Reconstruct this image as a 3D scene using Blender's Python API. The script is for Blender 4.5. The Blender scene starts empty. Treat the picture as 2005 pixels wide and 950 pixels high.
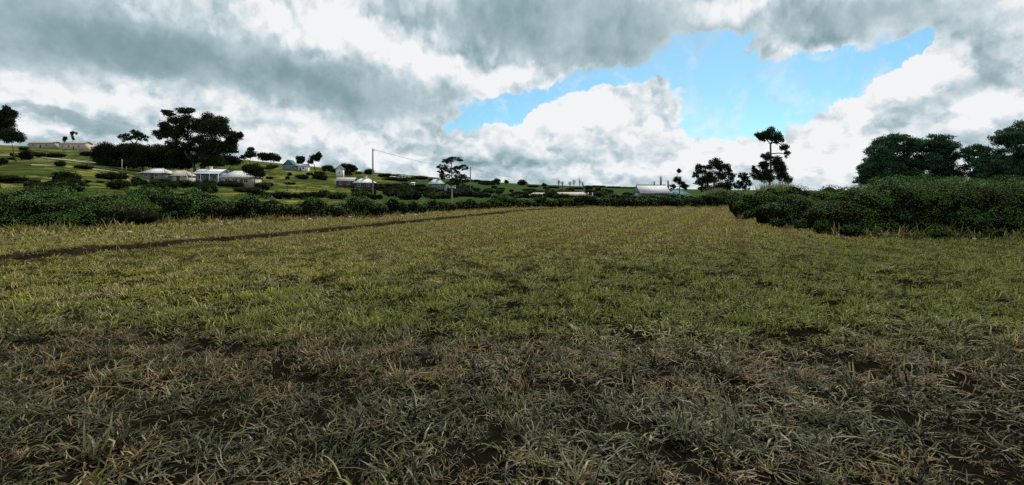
import bpy, math, random
import numpy as np
from mathutils import Vector

# ------------------------------------------------------------------ camera
F, CX, HY, CZ = 918.0, 1002.5, 375.0, 2.0        # photo pixels: focal length, centre column, horizon row; eye height in metres
scn = bpy.context.scene
cam_d = bpy.data.cameras.new('camera')
cam = bpy.data.objects.new('camera', cam_d)
scn.collection.objects.link(cam)
cam.location = (0, 0, CZ)
cam.rotation_euler = (math.pi / 2, 0, 0)
cam_d.sensor_width = 36.0
cam_d.lens = 36.0 * F / 2005.0
cam_d.shift_y = -(475.0 - HY) / 2005.0
cam_d.clip_start = 0.05
cam_d.clip_end = 9000
scn.camera = cam

# ------------------------------------------------------------------ node helper
class NB:
    def __init__(self, tree):
        self.t = tree
    def node(self, typ, **props):
        n = self.t.nodes.new(typ)
        for k, v in props.items():
            setattr(n, k, v)
        return n
    def link(self, a, b):
        self.t.links.new(a, b)
    def put(self, sock, v):
        if hasattr(v, 'is_linked'):
            self.t.links.new(v, sock)
        else:
            sock.default_value = v
    def m(self, op, a, b=None, c=None, clamp=False):
        n = self.node('ShaderNodeMath', operation=op, use_clamp=clamp)
        self.put(n.inputs[0], a)
        if b is not None: self.put(n.inputs[1], b)
        if c is not None: self.put(n.inputs[2], c)
        return n.outputs[0]
    def vm(self, op, a, b=None):
        n = self.node('ShaderNodeVectorMath', operation=op)
        self.put(n.inputs[0], a)
        if b is not None: self.put(n.inputs[1], b)
        return n.outputs['Value'] if op in ('LENGTH', 'DOT_PRODUCT') else n.outputs[0]
    def smooth(self, v, a, b, lo=0.0, hi=1.0):
        n = self.node('ShaderNodeMapRange', interpolation_type='SMOOTHSTEP')
        self.put(n.inputs['Value'], v)
        n.inputs['From Min'].default_value = a; n.inputs['From Max'].default_value = b
        n.inputs['To Min'].default_value = lo; n.inputs['To Max'].default_value = hi
        return n.outputs[0]
    def noise(self, vec, scale, detail=4, rough=0.55, dist=0.0, color=False):
        n = self.node('ShaderNodeTexNoise', noise_dimensions='3D')
        if vec is not None: self.put(n.inputs['Vector'], vec)
        n.inputs['Scale'].default_value = scale
        n.inputs['Detail'].default_value = detail
        n.inputs['Roughness'].default_value = rough
        n.inputs['Distortion'].default_value = dist
        return n.outputs['Color' if color else 'Fac']
    def mix(self, f, a, b, blend='MIX'):
        n = self.node('ShaderNodeMix', data_type='RGBA', blend_type=blend)
        self.put(n.inputs[0], f)
        for s, v in ((n.inputs[6], a), (n.inputs[7], b)):
            if isinstance(v, tuple): v = (*v[:3], 1.0)
            self.put(s, v)
        return n.outputs[2]
    def ramp(self, f, stops):
        n = self.node('ShaderNodeValToRGB')
        el = n.color_ramp.elements
        el[0].position, el[0].color = stops[0][0], (*stops[0][1], 1)
        el[1].position, el[1].color = stops[-1][0], (*stops[-1][1], 1)
        for p, c in stops[1:-1]:
            e = el.new(p); e.color = (*c, 1)
        self.put(n.inputs[0], f)
        return n.outputs[0]
    def comb(self, x, y, z=0.0):
        n = self.node('ShaderNodeCombineXYZ')
        for i, v in enumerate((x, y, z)): self.put(n.inputs[i], v)
        return n.outputs[0]
    def sep(self, v):
        n = self.node('ShaderNodeSeparateXYZ'); self.put(n.inputs[0], v)
        return n.outputs

# ------------------------------------------------------------------ world: clear sky behind broken cloud
SUN_EL, SUN_AZ = math.radians(42), math.radians(24)          # azimuth measured from +Y towards +X
def az_el(px, py):
    dx, dz = (px - CX) / F, (HY - py) / F
    return math.atan(dx), math.atan(dz / math.hypot(1, dx))
world = bpy.data.worlds.new('World'); scn.world = world
world.use_nodes = True
world.cycles.sampling_method = 'MANUAL'; world.cycles.sample_map_resolution = 256
wt = world.node_tree; wt.nodes.clear(); w = NB(wt)
tc = w.node('ShaderNodeTexCoord').outputs['Generated']
sx, sy, sz = w.sep(tc)
az = w.m('ARCTAN2', sx, sy)
el = w.m('ARCSINE', sz)
elp = w.m('MAXIMUM', el, 0.0)
gv = w.m('MULTIPLY', w.m('LOGARITHM', w.m('ADD', elp, 0.25), math.e), 2.7)
P = w.comb(w.m('MULTIPLY', w.m('SINE', az), 6.0), w.m('MULTIPLY', w.m('COSINE', az), 6.0), gv)
wn = w.noise(P, 1.1, 5, 0.6, color=True)
wx, wy, wz = w.sep(wn)
wf = w.noise(P, 4.0, 5, 0.6, color=True)
fx_, fy_, fz_ = w.sep(wf)
def warp(base, a, b, ka, kb):
    return w.m('ADD', base, w.m('ADD', w.m('MULTIPLY', w.m('SUBTRACT', a, 0.5), ka), w.m('MULTIPLY', w.m('SUBTRACT', b, 0.5), kb)))
Q = w.comb(warp(az, wx, fx_, 0.16, 0.07), warp(el, wy, fy_, 0.09, 0.045))
def blob(px, py, rx, ry, rot=0.0, wt_=1.0, inner=0.35, outer=1.25):
    a0, e0 = az_el(px, py); a1, _ = az_el(px + rx, py); _, e1 = az_el(px, py - ry)
    mp = w.node('ShaderNodeMapping', vector_type='TEXTURE')
    mp.inputs['Location'].default_value = (a0, e0, 0)
    mp.inputs['Rotation'].default_value = (0, 0, math.radians(rot))
    mp.inputs['Scale'].default_value = (a1 - a0, e1 - e0, 1)
    w.put(mp.inputs['Vector'], Q)
    return w.smooth(w.vm('LENGTH', mp.outputs[0]), outer, inner, 0.0, wt_)
def total(items):
    s = 0.0
    for it in items:
        b = blob(*it)
        s = b if isinstance(s, float) else w.m('ADD', s, b)
    return s
# openings in the cloud (positive) and the cumulus heads that stand in them (negative)
gap = total([
    (950, 225, 100, 40, 12, 1.25), (1065, 190, 100, 30, 20, 1.2), (1190, 150, 120, 26, 4, 1.1),
    (1370, 120, 110, 62, 0, 1.2), (1480, 170, 200, 75, 0, 1.25), (1630, 150, 190, 62, 8, 1.2),
    (1400, 250, 170, 42, 0, 1.3), (1240, 235, 60, 22, 10, 0.6), (1440, 70, 60, 22, 0, 0.7),
    (1760, 105, 110, 30, 10, 1.0),
    (1140, 212, 115, 46, 10, -1.5), (1250, 235, 85, 36, 0, -1.3), (1060, 250, 110, 55, 0, -1.3), (1200, 290, 220, 40, 0, -1.4),
    (1660, 205, 44, 34, 30, -1.5), (1760, 165, 66, 46, 0, -1.5), (1850, 130, 34, 44, 30, -1.3), (1620, 275, 110, 34, 0, -1.5),
    (1840, 230, 180, 100, 0, -1.6), (1290, 172, 22, 11, 0, -0.7), (1365, 175, 34, 12, 10, -0.6), (1425, 234, 28, 12, 0, -0.9),
    (1400, 300, 130, 26, 0, -1.2), (1560, 110, 120, 26, 0, -0.5),
])
n1 = w.noise(P, 1.3, 5, 0.5)
n1f = w.noise(P, 6.0, 5, 0.6)
vis = w.m('ADD', gap, w.m('ADD', w.m('MULTIPLY', w.m('SUBTRACT', n1, 0.5), 0.7), w.m('MULTIPLY', w.m('SUBTRACT', n1f, 0.5), 1.1)))
wisp = w.noise(P, 2.2, 6, 0.65, 0.6)
clear = w.m('MULTIPLY', w.smooth(vis, 0.26, 0.72), w.smooth(wisp, 0.44, 0.66, 1.0, 0.62))
# the cloud itself: soft grey undersides of the deck, billowing heads lower down
deck = total([
    (90, 70, 380, 95, -6, 0.28), (430, 130, 480, 80, -12, 0.25), (1120, 50, 430, 90, -4, 0.36), (700, 165, 330, 52, -6, 0.24),
    (1750, 40, 360, 60, -4, 0.24), (1170, 120, 190, 30, 0, 0.14), (130, 240, 260, 16, -9, 0.36),
    (1900, 170, 130, 60, 35, 0.14),
])
shade = total([
    (1730, 250, 130, 30, 25, -0.2), (1000, 322, 240, 16, 0, -0.26), (830, 290, 70, 14, 0, -0.24), (1300, 300, 110, 12, 0, -0.16),
    (1130, 262, 60, 12, 0, -0.14), (1240, 250, 70, 16, 0, -0.14),
    (620, 45, 130, 52, -10, 0.34), (850, 140, 160, 36, -8, 0.34), (1000, 150, 120, 24, 10, 0.2), (480, 215, 330, 26, -8, 0.22), (120, 175, 170, 26, -8, 0.16),
    (1130, 205, 140, 60, 0, 0.30), (1060, 255, 130, 50, 0, 0.22), (1250, 240, 120, 50, 0, 0.26), (1290, 320, 190, 30, 0, 0.26),
    (1660, 200, 60, 50, 0, 0.45), (1770, 160, 80, 60, 0, 0.42), (1850, 130, 50, 50, 0, 0.4), (1640, 290, 240, 50, 0, 0.40),
    (1940, 225, 110, 44, 20, 0.42), (1420, 310, 130, 40, 0, 0.42), (60, 264, 170, 12, -9, 0.26), (1420, 15, 80, 26, 0, 0.25), (650, 285, 260, 30, 0, 0.12), (1080, 235, 190, 80, 0, 0.14), (1750, 250, 330, 110, 0, 0.12),
])
soft = w.m('SUBTRACT', 1.0, w.smooth(deck, 0.05, 0.34, 0.0, 0.90))
P2 = w.vm('ADD', P, (0.05, 0.0, 0.13))
def puff(vec):
    n = w.node('ShaderNodeTexVoronoi', feature='F1')
    w.put(n.inputs['Vector'], vec)
    n.inputs['Scale'].default_value = 1.5; n.inputs['Detail'].default_value = 2.0; n.inputs['Roughness'].default_value = 0.55
    return n.outputs['Distance']
wrapv = w.vm('SCALE', w.vm('SUBTRACT', wf, (0.5, 0.5, 0.5)))
wrapv.node.inputs['Scale'].default_value = 0.42
relief = w.m('MULTIPLY', w.m('SUBTRACT', puff(w.vm('ADD', P2, wrapv)), puff(w.vm('ADD', P, wrapv))), 0.85)
fine = w.m('MULTIPLY', w.m('SUBTRACT', n1f, 0.5), 0.16)
edge = w.smooth(vis, -0.45, 0.40, 0.0, 0.20)
body = w.m('ADD', w.m('SUBTRACT', 0.63, deck), w.m('ADD', shade, w.m('MULTIPLY', w.m('SUBTRACT', n1, 0.5), 0.62)))
lumv = w.m('ADD', w.m('ADD', body, edge), w.m('MULTIPLY', w.m('ADD', relief, fine), soft), clamp=True)
cloud_col = w.ramp(lumv, [(0.0, (0.20, 0.31, 0.345)), (0.25, (0.29, 0.415, 0.455)), (0.5, (0.46, 0.58, 0.63)), (0.75, (0.70, 0.79, 0.84)), (1.0, (0.98, 0.99, 1.0))])
sky = w.node('ShaderNodeTexSky', sky_type='NISHITA', sun_disc=False, sun_elevation=SUN_EL, sun_rotation=SUN_AZ, altitude=200, air_density=1.0, dust_density=0.6, ozone_density=1.0)
SKY_S = 0.10
bg_sky = w.node('ShaderNodeBackground'); bg_sky.inputs['Strength'].default_value = SKY_S
w.put(bg_sky.inputs['Color'], w.mix(1.0, sky.outputs[0], (0.62, 1.0, 1.10), 'MULTIPLY'))
bg_cl = w.node('ShaderNodeBackground'); bg_cl.inputs['Strength'].default_value = 0.92
w.put(bg_cl.inputs['Color'], cloud_col)
mx = w.node('ShaderNodeMixShader')
w.put(mx.inputs[0], clear); w.link(bg_cl.outputs[0], mx.inputs[1]); w.link(bg_sky.outputs[0], mx.inputs[2])
wo = w.node('ShaderNodeOutputWorld'); w.link(mx.outputs[0], wo.inputs['Surface'])

# ------------------------------------------------------------------ sun and exposure
sun_d = bpy.data.lights.new('sun', 'SUN'); sun = bpy.data.objects.new('sun', sun_d); scn.collection.objects.link(sun)
sun_d.energy = 5.0; sun_d.angle = math.radians(2.5); sun_d.color = (1.0, 0.94, 0.84)
sd = Vector((math.sin(SUN_AZ) * math.cos(SUN_EL), math.cos(SUN_AZ) * math.cos(SUN_EL), math.sin(SUN_EL)))
sun.rotation_euler = sd.to_track_quat('Z', 'Y').to_euler()
sun.location = (20, 20, 60)
vs = scn.view_settings
vs.view_transform = 'Standard'; vs.look = 'None'; vs.exposure = 0.0; vs.gamma = 1.0; vs.use_curve_mapping = False

# ------------------------------------------------------------------ cycles settings
scn.render.engine = 'CYCLES'
cy = scn.cycles
cy.max_bounces = 6; cy.diffuse_bounces = 3; cy.glossy_bounces = 2; cy.transmission_bounces = 4; cy.transparent_max_bounces = 8
cy.use_adaptive_sampling = True; cy.adaptive_threshold = 0.015
cy.use_denoising = False
rng = np.random.default_rng(11)
random.seed(11)

# ------------------------------------------------------------------ photo pixel <-> place
def PX(px, Y): return (px - CX) / F * Y
def PZ(py, Y): return CZ - (py - HY) / F * Y
# the drainage ditch runs dead straight from the left foreground to the far end of the field
LX, LY, DX, DY = -14.6, 13.4, 0.4360, 0.8999
def ditch_n(x, y): return -DY * (x - LX) + DX * (y - LY)      # metres to the left of the ditch
def ditch_s(x, y): return DX * (x - LX) + DY * (y - LY)
def from_sn(s, n): return LX + DX * s - DY * n, LY + DY * s + DX * n
# rows: ground line of the land in the photo (pixel row) by direction and by depth
_U = np.array([-1.7, -1.09, -0.92, -0.75, -0.5, -0.3, -0.12, 0.0, 0.27, 0.5, 0.8, 1.7])
_Y = np.array([44, 60, 100, 150, 220, 300, 450, 700, 1500, 3500.])
_R = np.array([
    # 44   60   100  150  220  300  450  700  1500 3500
    [400, 362, 325, 300, 282, 272, 276, 290, 330, 360],
    [412, 372, 334, 312, 294, 285, 286, 298, 335, 362],
    [414, 384, 346, 322, 300, 289, 290, 302, 338, 363],
    [416, 394, 371, 356, 326, 304, 298, 312, 342, 364],
    [416, 398, 379, 361, 340, 324, 318, 326, 350, 366],
    [416, 402, 385, 370, 356, 345, 338, 340, 358, 368],
    [417, 404, 388, 377, 367, 358, 351, 351, 362, 370],
    [417, 405, 392, 384, 376, 369, 361, 360, 366, 371],
    [417, 406, 394, 389, 385, 379, 372, 369, 370, 372],
    [417, 406, 394, 388, 384, 381, 376, 373, 373, 373],
    [417, 406, 394, 387, 383, 380, 377, 375, 374, 374],
    [417, 406, 394, 387, 383, 380, 377, 375, 374, 374],
], float)
_T = (HY - _R) / F
_uf = np.linspace(-1.7, 1.7, 171)
_lf = np.linspace(math.log(44), math.log(3500), 161)
_tmp = np.array([np.interp(_lf, np.log(_Y), r) for r in _T])
_tab = np.array([np.interp(_uf, _U, _tmp[:, j]) for j in range(len(_lf))]).T
def _blur(a, k, axis):
    kern = np.exp(-np.linspace(-2, 2, 2 * k + 1) ** 2); kern /= kern.sum()
    pad = [(0, 0), (0, 0)]; pad[axis] = (k, k)
    b = np.pad(a, pad, mode='edge')
    return np.apply_along_axis(lambda v: np.convolve(v, kern, 'valid'), axis, b)
_tab = _blur(_blur(_tab, 9, 0), 7, 1)
def _hash_noise(x, y, seed=0):
    xi = np.floor(x).astype(np.int64); yi = np.floor(y).astype(np.int64)
    xf = x - xi; yf = y - yi
    def h(a, b):
        v = (a * 374761393 + b * 668265263 + seed * 974634777) & 0x7fffffff
        v = ((v ^ (v >> 13)) * 1274126177) & 0x7fffffff
        return ((v ^ (v >> 16)) & 0xffff) / 65535.0
    u = xf * xf * (3 - 2 * xf); v = yf * yf * (3 - 2 * yf)
    return (h(xi, yi) * (1 - u) + h(xi + 1, yi) * u) * (1 - v) + (h(xi, yi + 1) * (1 - u) + h(xi + 1, yi + 1) * u) * v
def terrain(x, y):
    x = np.asarray(x, float); y = np.asarray(y, float)
    yy = np.maximum(y, 1.0)
    r = np.maximum(yy, 0.5 * np.abs(x))                 # keeps the table finite beside and behind the camera
    u = np.clip(x / r, -1.7, 1.7)
    l = np.clip((np.log(r) - math.log(44)) / (math.log(3500) - math.log(44)), 0, 1) * (len(_lf) - 1)
    uu = (u + 1.7) / 3.4 * (len(_uf) - 1)
    i = np.clip(np.floor(uu).astype(int), 0, len(_uf) - 2); j = np.clip(np.floor(l).astype(int), 0, len(_lf) - 2)
    a = uu - i; b = l - j
    t = (_tab[i, j] * (1 - a) + _tab[i + 1, j] * a) * (1 - b) + (_tab[i, j + 1] * (1 - a) + _tab[i + 1, j + 1] * a) * b
    zf = CZ + t * r
    k = np.clip((r - 46) / 26, 0, 1); k = k * k * (3 - 2 * k)
    z = zf * k
    n = -DY * (x - LX) + DX * (y - LY)
    s = DX * (x - LX) + DY * (y - LY)
    on = np.clip((s + 14) / 4, 0, 1) * np.clip((47 - s) / 5, 0, 1)
    wob = (_hash_noise(s * 0.35, s * 0.0 + 3, 5) - 0.5) * 0.35 + (_hash_noise(s * 1.7, s * 0.0 + 9, 6) - 0.5) * 0.14
    nn = n + wob
    near_wall = np.clip((nn + 0.22) / 0.35, 0, 1); far_wall = np.clip((nn - 0.30) / 0.10, 0, 1)
    z = z + on * (-0.16 * near_wall * (1 - far_wall) + 0.13 * far_wall * np.exp(-np.maximum(nn - 0.40, 0) / 7.0))
    # uneven, mown ground
    amp = np.clip(1.2 - r / 70, 0.0, 1)
    z = z + amp * (0.07 * (_hash_noise(x * 0.9, y * 0.9, 1) - 0.5) + 0.05 * (_hash_noise(x * 2.6, y * 2.6, 2) - 0.5) + 0.18 * (_hash_noise(x * 0.13, y * 0.13, 3) - 0.5))
    amp2 = np.clip((r - 60) / 60, 0, 1)
    z = z + amp2 * (1.1 * (_hash_noise(x * 0.03, y * 0.03, 4) - 0.5) + 0.4 * (_hash_noise(x * 0.11, y * 0.11, 7) - 0.5))
    return z
def tz(x, y): return float(terrain(np.array([x]), np.array([y]))[0])
def hit(px, py, y0=12, y1=900):
    """point of the land seen at a photo pixel"""
    ys = np.exp(np.linspace(math.log(y0), math.log(y1), 3000))
    d = PZ(py, ys) - terrain(PX(px, ys), ys)
    k = np.argmax(d < 0)
    Y = float(ys[k]) if d[k] < 0 else y1
    return PX(px, Y), Y

# ------------------------------------------------------------------ materials
MATS = {}
def new_mat(name):
    m = bpy.data.materials.new(name); m.use_nodes = True
    m.node_tree.nodes.clear(); MATS[name] = m
    return m, NB(m.node_tree)
def out(b, sh):
    o = b.node('ShaderNodeOutputMaterial'); b.link(sh, o.inputs['Surface'])
def principled(b, col, rough=0.8, spec=0.3, bump=None, bump_s=0.3, bump_d=0.02):
    p = b.node('ShaderNodeBsdfPrincipled')
    b.put(p.inputs['Base Color'], (*col, 1) if isinstance(col, tuple) else col)
    b.put(p.inputs['Roughness'], rough)
    p.inputs['Specular IOR Level'].default_value = spec
    if bump is not None:
        n = b.node('ShaderNodeBump'); n.inputs['Strength'].default_value = bump_s; n.inputs['Distance'].default_value = bump_d
        b.put(n.inputs['Height'], bump); b.link(n.outputs[0], p.inputs['Normal'])
    return p.outputs[0]
def field_masks(b, pos):
    """what grows where: dry band of cut grass in front, greener strip, yellowing field beyond; rows run beside the ditch"""
    x, y, z = b.sep(pos)
    big = b.noise(pos, 0.35, 3, 0.6)
    mid = b.noise(pos, 1.6, 3, 0.6)
    yy = b.m('ADD', y, b.m('ADD', b.m('MULTIPLY', b.m('SUBTRACT', big, 0.5), 3.0), b.m('MULTIPLY', b.m('SUBTRACT', mid, 0.5), 2.0)))
    dry_near = b.smooth(b.m('ADD', yy, b.m('MULTIPLY', x, 0.06)), 7.6, 5.6)
    green_strip = b.m('MULTIPLY', b.smooth(yy, 5.8, 7.4), b.smooth(b.m('SUBTRACT', yy, b.m('MULTIPLY', x, 0.55)), 15.0, 7.5))
    n = b.m('ADD', b.m('MULTIPLY', b.m('SUBTRACT', x, LX), -DY), b.m('MULTIPLY', b.m('SUBTRACT', y, LY), DX))
    rows = b.m('SINE', b.m('ADD', b.m('MULTIPLY', n, 2.9), b.m('MULTIPLY', b.m('SUBTRACT', big, 0.5), 1.2)))
    rows = b.m('MULTIPLY', b.smooth(rows, -0.2, 0.9), b.smooth(y, 12.0, 24.0))
    return dry_near, green_strip, rows, n, big, mid, y

m, b = new_mat('grass_blade')
pos = b.node('ShaderNodeNewGeometry').outputs['Position']
dry, grn, rows, nn_, big, mid, yy_ = field_masks(b, pos)
var = b.node('ShaderNodeAttribute', attribute_name='var').outputs['Fac']
orand = b.node('ShaderNodeObjectInfo').outputs['Random']
straw = b.mix(var, (0.020, 0.015, 0.007), (0.66, 0.55, 0.30))
olive = b.mix(var, (0.030, 0.030, 0.005), (0.62, 0.56, 0.13))
green = b.mix(var, (0.008, 0.016, 0.003), (0.29, 0.34, 0.070))
tan = b.mix(var, (0.020, 0.011, 0.005), (0.60, 0.39, 0.19))
dark = b.mix(var, (0.003, 0.005, 0.002), (0.34, 0.33, 0.20))
field = b.mix(b.smooth(b.noise(pos, 0.8, 4, 0.6), 0.42, 0.66), olive, straw)
field = b.mix(b.m('MULTIPLY', b.smooth(orand, 0.40, 0.70), b.smooth(yy_, 45.0, 10.0, 0.2, 0.8)), field, green)
field = b.mix(b.m('MULTIPLY', rows, 0.5), field, tan)
neard = b.mix(b.smooth(b.noise(pos, 2.2, 3, 0.6), 0.42, 0.58), dark, b.mix(b.smooth(orand, 0.50, 0.6), straw, tan))
neard = b.mix(b.smooth(orand, 0.90, 0.93), neard, green)
front = b.m('MULTIPLY', b.smooth(b.m('ADD', yy_, b.m('MULTIPLY', b.m('SUBTRACT', mid, 0.5), 2.4)), 5.0, 4.0), b.smooth(b.m('ADD', yy_, b.m('MULTIPLY', b.m('SUBTRACT', big, 0.5), 1.2)), 3.35, 3.7))
neard = b.mix(b.m('MULTIPLY', front, b.smooth(orand, 0.25, 0.45)), neard, b.mix(var, (0.003, 0.007, 0.002), (0.24, 0.27, 0.14)))
field = b.mix(b.m('MULTIPLY', grn, 0.7), field, b.mix(1.0, green, (0.8, 0.84, 0.8), 'MULTIPLY'))
col = b.mix(dry, field, b.mix(1.0, neard, (0.62, 0.61, 0.59), 'MULTIPLY'))
d1 = b.node('ShaderNodeBsdfDiffuse'); b.put(d1.inputs['Color'], col)
tr = b.node('ShaderNodeBsdfTranslucent'); b.put(tr.inputs['Color'], col)
mxs = b.node('ShaderNodeMixShader'); mxs.inputs[0].default_value = 0.28
b.link(d1.outputs[0], mxs.inputs[1]); b.link(tr.outputs[0], mxs.inputs[2])
gl = b.node('ShaderNodeBsdfGlossy'); gl.inputs['Roughness'].default_value = 0.45; gl.inputs['Color'].default_value = (0.9, 0.92, 0.95, 1)
mx2 = b.node('ShaderNodeMixShader'); mx2.inputs[0].default_value = 0.012
b.link(mxs.outputs[0], mx2.inputs[1]); b.link(gl.outputs[0], mx2.inputs[2])
out(b, mx2.outputs[0])

m, b = new_mat('ground')
pos = b.node('ShaderNodeNewGeometry').outputs['Position']
dry, grn, rows, nn_, big, mid, yy_ = field_masks(b, pos)
fine = b.noise(pos, 14.0, 5, 0.65)
soil = b.mix(fine, (0.003, 0.0027, 0.002), (0.011, 0.009, 0.006))
thatch = b.mix(b.smooth(fine, 0.40, 0.70), (0.020, 0.020, 0.006), (0.24, 0.21, 0.07))
thatch = b.mix(b.m('MULTIPLY', rows, 0.55), thatch, (0.035, 0.026, 0.012))
fld = b.mix(b.smooth(yy_, 9.0, 26.0), soil, thatch)
inditch = b.m('MULTIPLY', b.smooth(nn_, -0.3, -0.05), b.smooth(nn_, 0.8, 0.5))
inditch = b.m('MULTIPLY', inditch, b.smooth(yy_, 62.0, 54.0))
fld = b.mix(inditch, fld, b.mix(fine, (0.010, 0.008, 0.005), (0.045, 0.033, 0.020)))
patch = b.noise(pos, 0.055, 5, 0.62)
patch2 = b.noise(pos, 0.31, 4, 0.6)
mead = b.mix(b.smooth(patch, 0.42, 0.62), (0.046, 0.062, 0.016), (0.185, 0.175, 0.045))
mead = b.mix(b.smooth(patch2, 0.46, 0.58), mead, (0.020, 0.036, 0.010))
mead = b.mix(b.m('MULTIPLY', b.smooth(b.noise(pos, 1.1, 4, 0.7), 0.50, 0.62), 0.6), mead, (0.016, 0.028, 0.009))
mead = b.mix(b.smooth(b.noise(pos, 0.12, 4, 0.7), 0.60, 0.70), mead, (0.20, 0.185, 0.11))
px_, py_, pz_ = b.sep(pos)
scrub = b.smooth(b.m('ADD', b.m('ADD', px_, b.m('MULTIPLY', py_, 0.22)), b.m('MULTIPLY', b.m('SUBTRACT', patch, 0.5), 40.0)), -14.0, 2.0)
mead = b.mix(b.m('MULTIPLY', scrub, 0.9), mead, b.mix(patch2, (0.014, 0.030, 0.010), (0.050, 0.085, 0.028)))
beyond = b.smooth(nn_, 9.0, 13.0)
far = b.smooth(yy_, 58.0, 66.0)
col = b.mix(b.m('MAXIMUM', beyond, far), fld, mead)
dg = b.node('ShaderNodeBsdfDiffuse'); b.put(dg.inputs['Color'], col)
bn = b.node('ShaderNodeBump'); bn.inputs['Strength'].default_value = 0.8; bn.inputs['Distance'].default_value = 0.04
b.put(bn.inputs['Height'], fine); b.link(bn.outputs[0], dg.inputs['Normal'])
out(b, dg.outputs[0])

def leaf_mat(name, lo, hi, trans=0.22, gloss=0.05, grough=0.4):
    m, b = new_mat(name)
    var = b.node('ShaderNodeAttribute', attribute_name='var').outputs['Fac']
    orand = b.node('ShaderNodeObjectInfo').outputs['Random']
    col = b.mix(var, lo, hi)
    col = b.mix(b.m('MULTIPLY', orand, 0.35), col, b.mix(var, (lo[0] * 1.5, lo[1] * 1.1, lo[2]), (hi[0] * 1.3, hi[1] * 0.95, hi[2] * 0.9)))
    d = b.node('ShaderNodeBsdfDiffuse'); b.put(d.inputs['Color'], col)
    t = b.node('ShaderNodeBsdfTranslucent'); b.put(t.inputs['Color'], col)
    mx_ = b.node('ShaderNodeMixShader'); mx_.inputs[0].default_value = trans
    b.link(d.outputs[0], mx_.inputs[1]); b.link(t.outputs[0], mx_.inputs[2])
    g = b.node('ShaderNodeBsdfGlossy'); g.inputs['Roughness'].default_value = grough
    m2 = b.node('ShaderNodeMixShader'); m2.inputs[0].default_value = gloss
    b.link(mx_.outputs[0], m2.inputs[1]); b.link(g.outputs[0], m2.inputs[2])
    out(b, m2.outputs[0])
leaf_mat('leaf_shrub', (0.014, 0.034, 0.009), (0.135, 0.255, 0.065), 0.08, 0.006)
leaf_mat('leaf_shrub_dark', (0.008, 0.017, 0.005), (0.052, 0.098, 0.025), 0.10, 0.006)
leaf_mat('leaf_tree', (0.008, 0.016, 0.007), (0.045, 0.075, 0.030), 0.10, 0.006)
leaf_mat('leaf_broad', (0.014, 0.038, 0.020), (0.070, 0.170, 0.088), 0.15, 0.010)
leaf_mat('leaf_reed', (0.10, 0.12, 0.05), (0.24, 0.26, 0.13), 0.25, 0.03)
def bark_mat(name, lo, hi, sc=6.0):
    m, b = new_mat(name)
    tcn = b.node('ShaderNodeTexCoord').outputs['Object']
    mp = b.node('ShaderNodeMapping'); mp.inputs['Scale'].default_value = (1, 1, 0.25); b.put(mp.inputs[0], tcn)
    n = b.noise(mp.outputs[0], sc, 5, 0.65)
    out(b, principled(b, b.mix(b.smooth(n, 0.3, 0.7), lo, hi), 0.9, 0.1, bump=n, bump_s=0.5, bump_d=0.02))
m, b = new_mat('shade_core_black')  # near-black colour standing in for the shade inside the bushes
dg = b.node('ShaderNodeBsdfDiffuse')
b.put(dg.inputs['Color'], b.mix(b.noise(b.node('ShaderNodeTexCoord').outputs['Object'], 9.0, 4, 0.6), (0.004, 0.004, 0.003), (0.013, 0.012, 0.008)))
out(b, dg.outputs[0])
bark_mat('bark_dark', (0.030, 0.024, 0.018), (0.10, 0.085, 0.068))
bark_mat('bark_pale', (0.22, 0.20, 0.17), (0.48, 0.45, 0.40))
bark_mat('timber_pole', (0.16, 0.15, 0.135), (0.34, 0.325, 0.30), 9)
def paint_mat(name, c, rough=0.6, dirt=0.35, spec=0.3, sc=1.5):
    m, b = new_mat(name)
    tcn = b.node('ShaderNodeTexCoord').outputs['Object']
    n = b.noise(tcn, sc, 6, 0.65)
    n2 = b.noise(tcn, sc * 9, 3, 0.6)
    k = b.m('MULTIPLY', b.smooth(n, 0.40, 0.75), dirt)
    dc = tuple(v * f for v, f in zip(c, (0.55, 0.50, 0.42)))
    col = b.mix(k, c, dc)
    out(b, principled(b, col, rough, spec, bump=n2, bump_s=0.15, bump_d=0.01))
paint_mat('roof_pale', (0.46, 0.47, 0.49), 0.8, 0.5, 0.1)
paint_mat('roof_white', (0.60, 0.62, 0.65), 0.8, 0.4, 0.1)
paint_mat('roof_cream', (0.38, 0.36, 0.31), 0.85, 0.6, 0.1)
paint_mat('roof_teal', (0.06, 0.16, 0.165), 0.8, 0.4, 0.1)
paint_mat('wall_white', (0.66, 0.67, 0.66), 0.8, 0.3)
paint_mat('wall_cream', (0.36, 0.33, 0.26), 0.85, 0.35)
paint_mat('wall_grey', (0.15, 0.165, 0.16), 0.85, 0.35)
paint_mat('wall_dark', (0.065, 0.055, 0.055), 0.85, 0.35)
paint_mat('wall_blue', (0.14, 0.22, 0.28), 0.8, 0.3)
paint_mat('wall_teal', (0.09, 0.16, 0.155), 0.8, 0.3)
paint_mat('wall_pink', (0.50, 0.40, 0.32), 0.85, 0.35)
paint_mat('trim_dark', (0.055, 0.060, 0.062), 0.6, 0.2)
paint_mat('trim_white', (0.70, 0.70, 0.68), 0.6, 0.25)
paint_mat('door_brown', (0.10, 0.055, 0.030), 0.6, 0.3)
paint_mat('steel', (0.16, 0.165, 0.17), 0.5, 0.3, 0.5)
paint_mat('porcelain', (0.35, 0.30, 0.27), 0.3, 0.2, 0.5)
paint_mat('dirt_road', (0.28, 0.25, 0.19), 0.95, 0.5, 0.05, 0.4)
m, b = new_mat('pane_glass')
out(b, principled(b, (0.018, 0.022, 0.026), 0.08, 0.6))
m, b = new_mat('stone')
tcn = b.node('ShaderNodeTexCoord').outputs['Object']
n = b.noise(tcn, 5, 6, 0.65)
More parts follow.
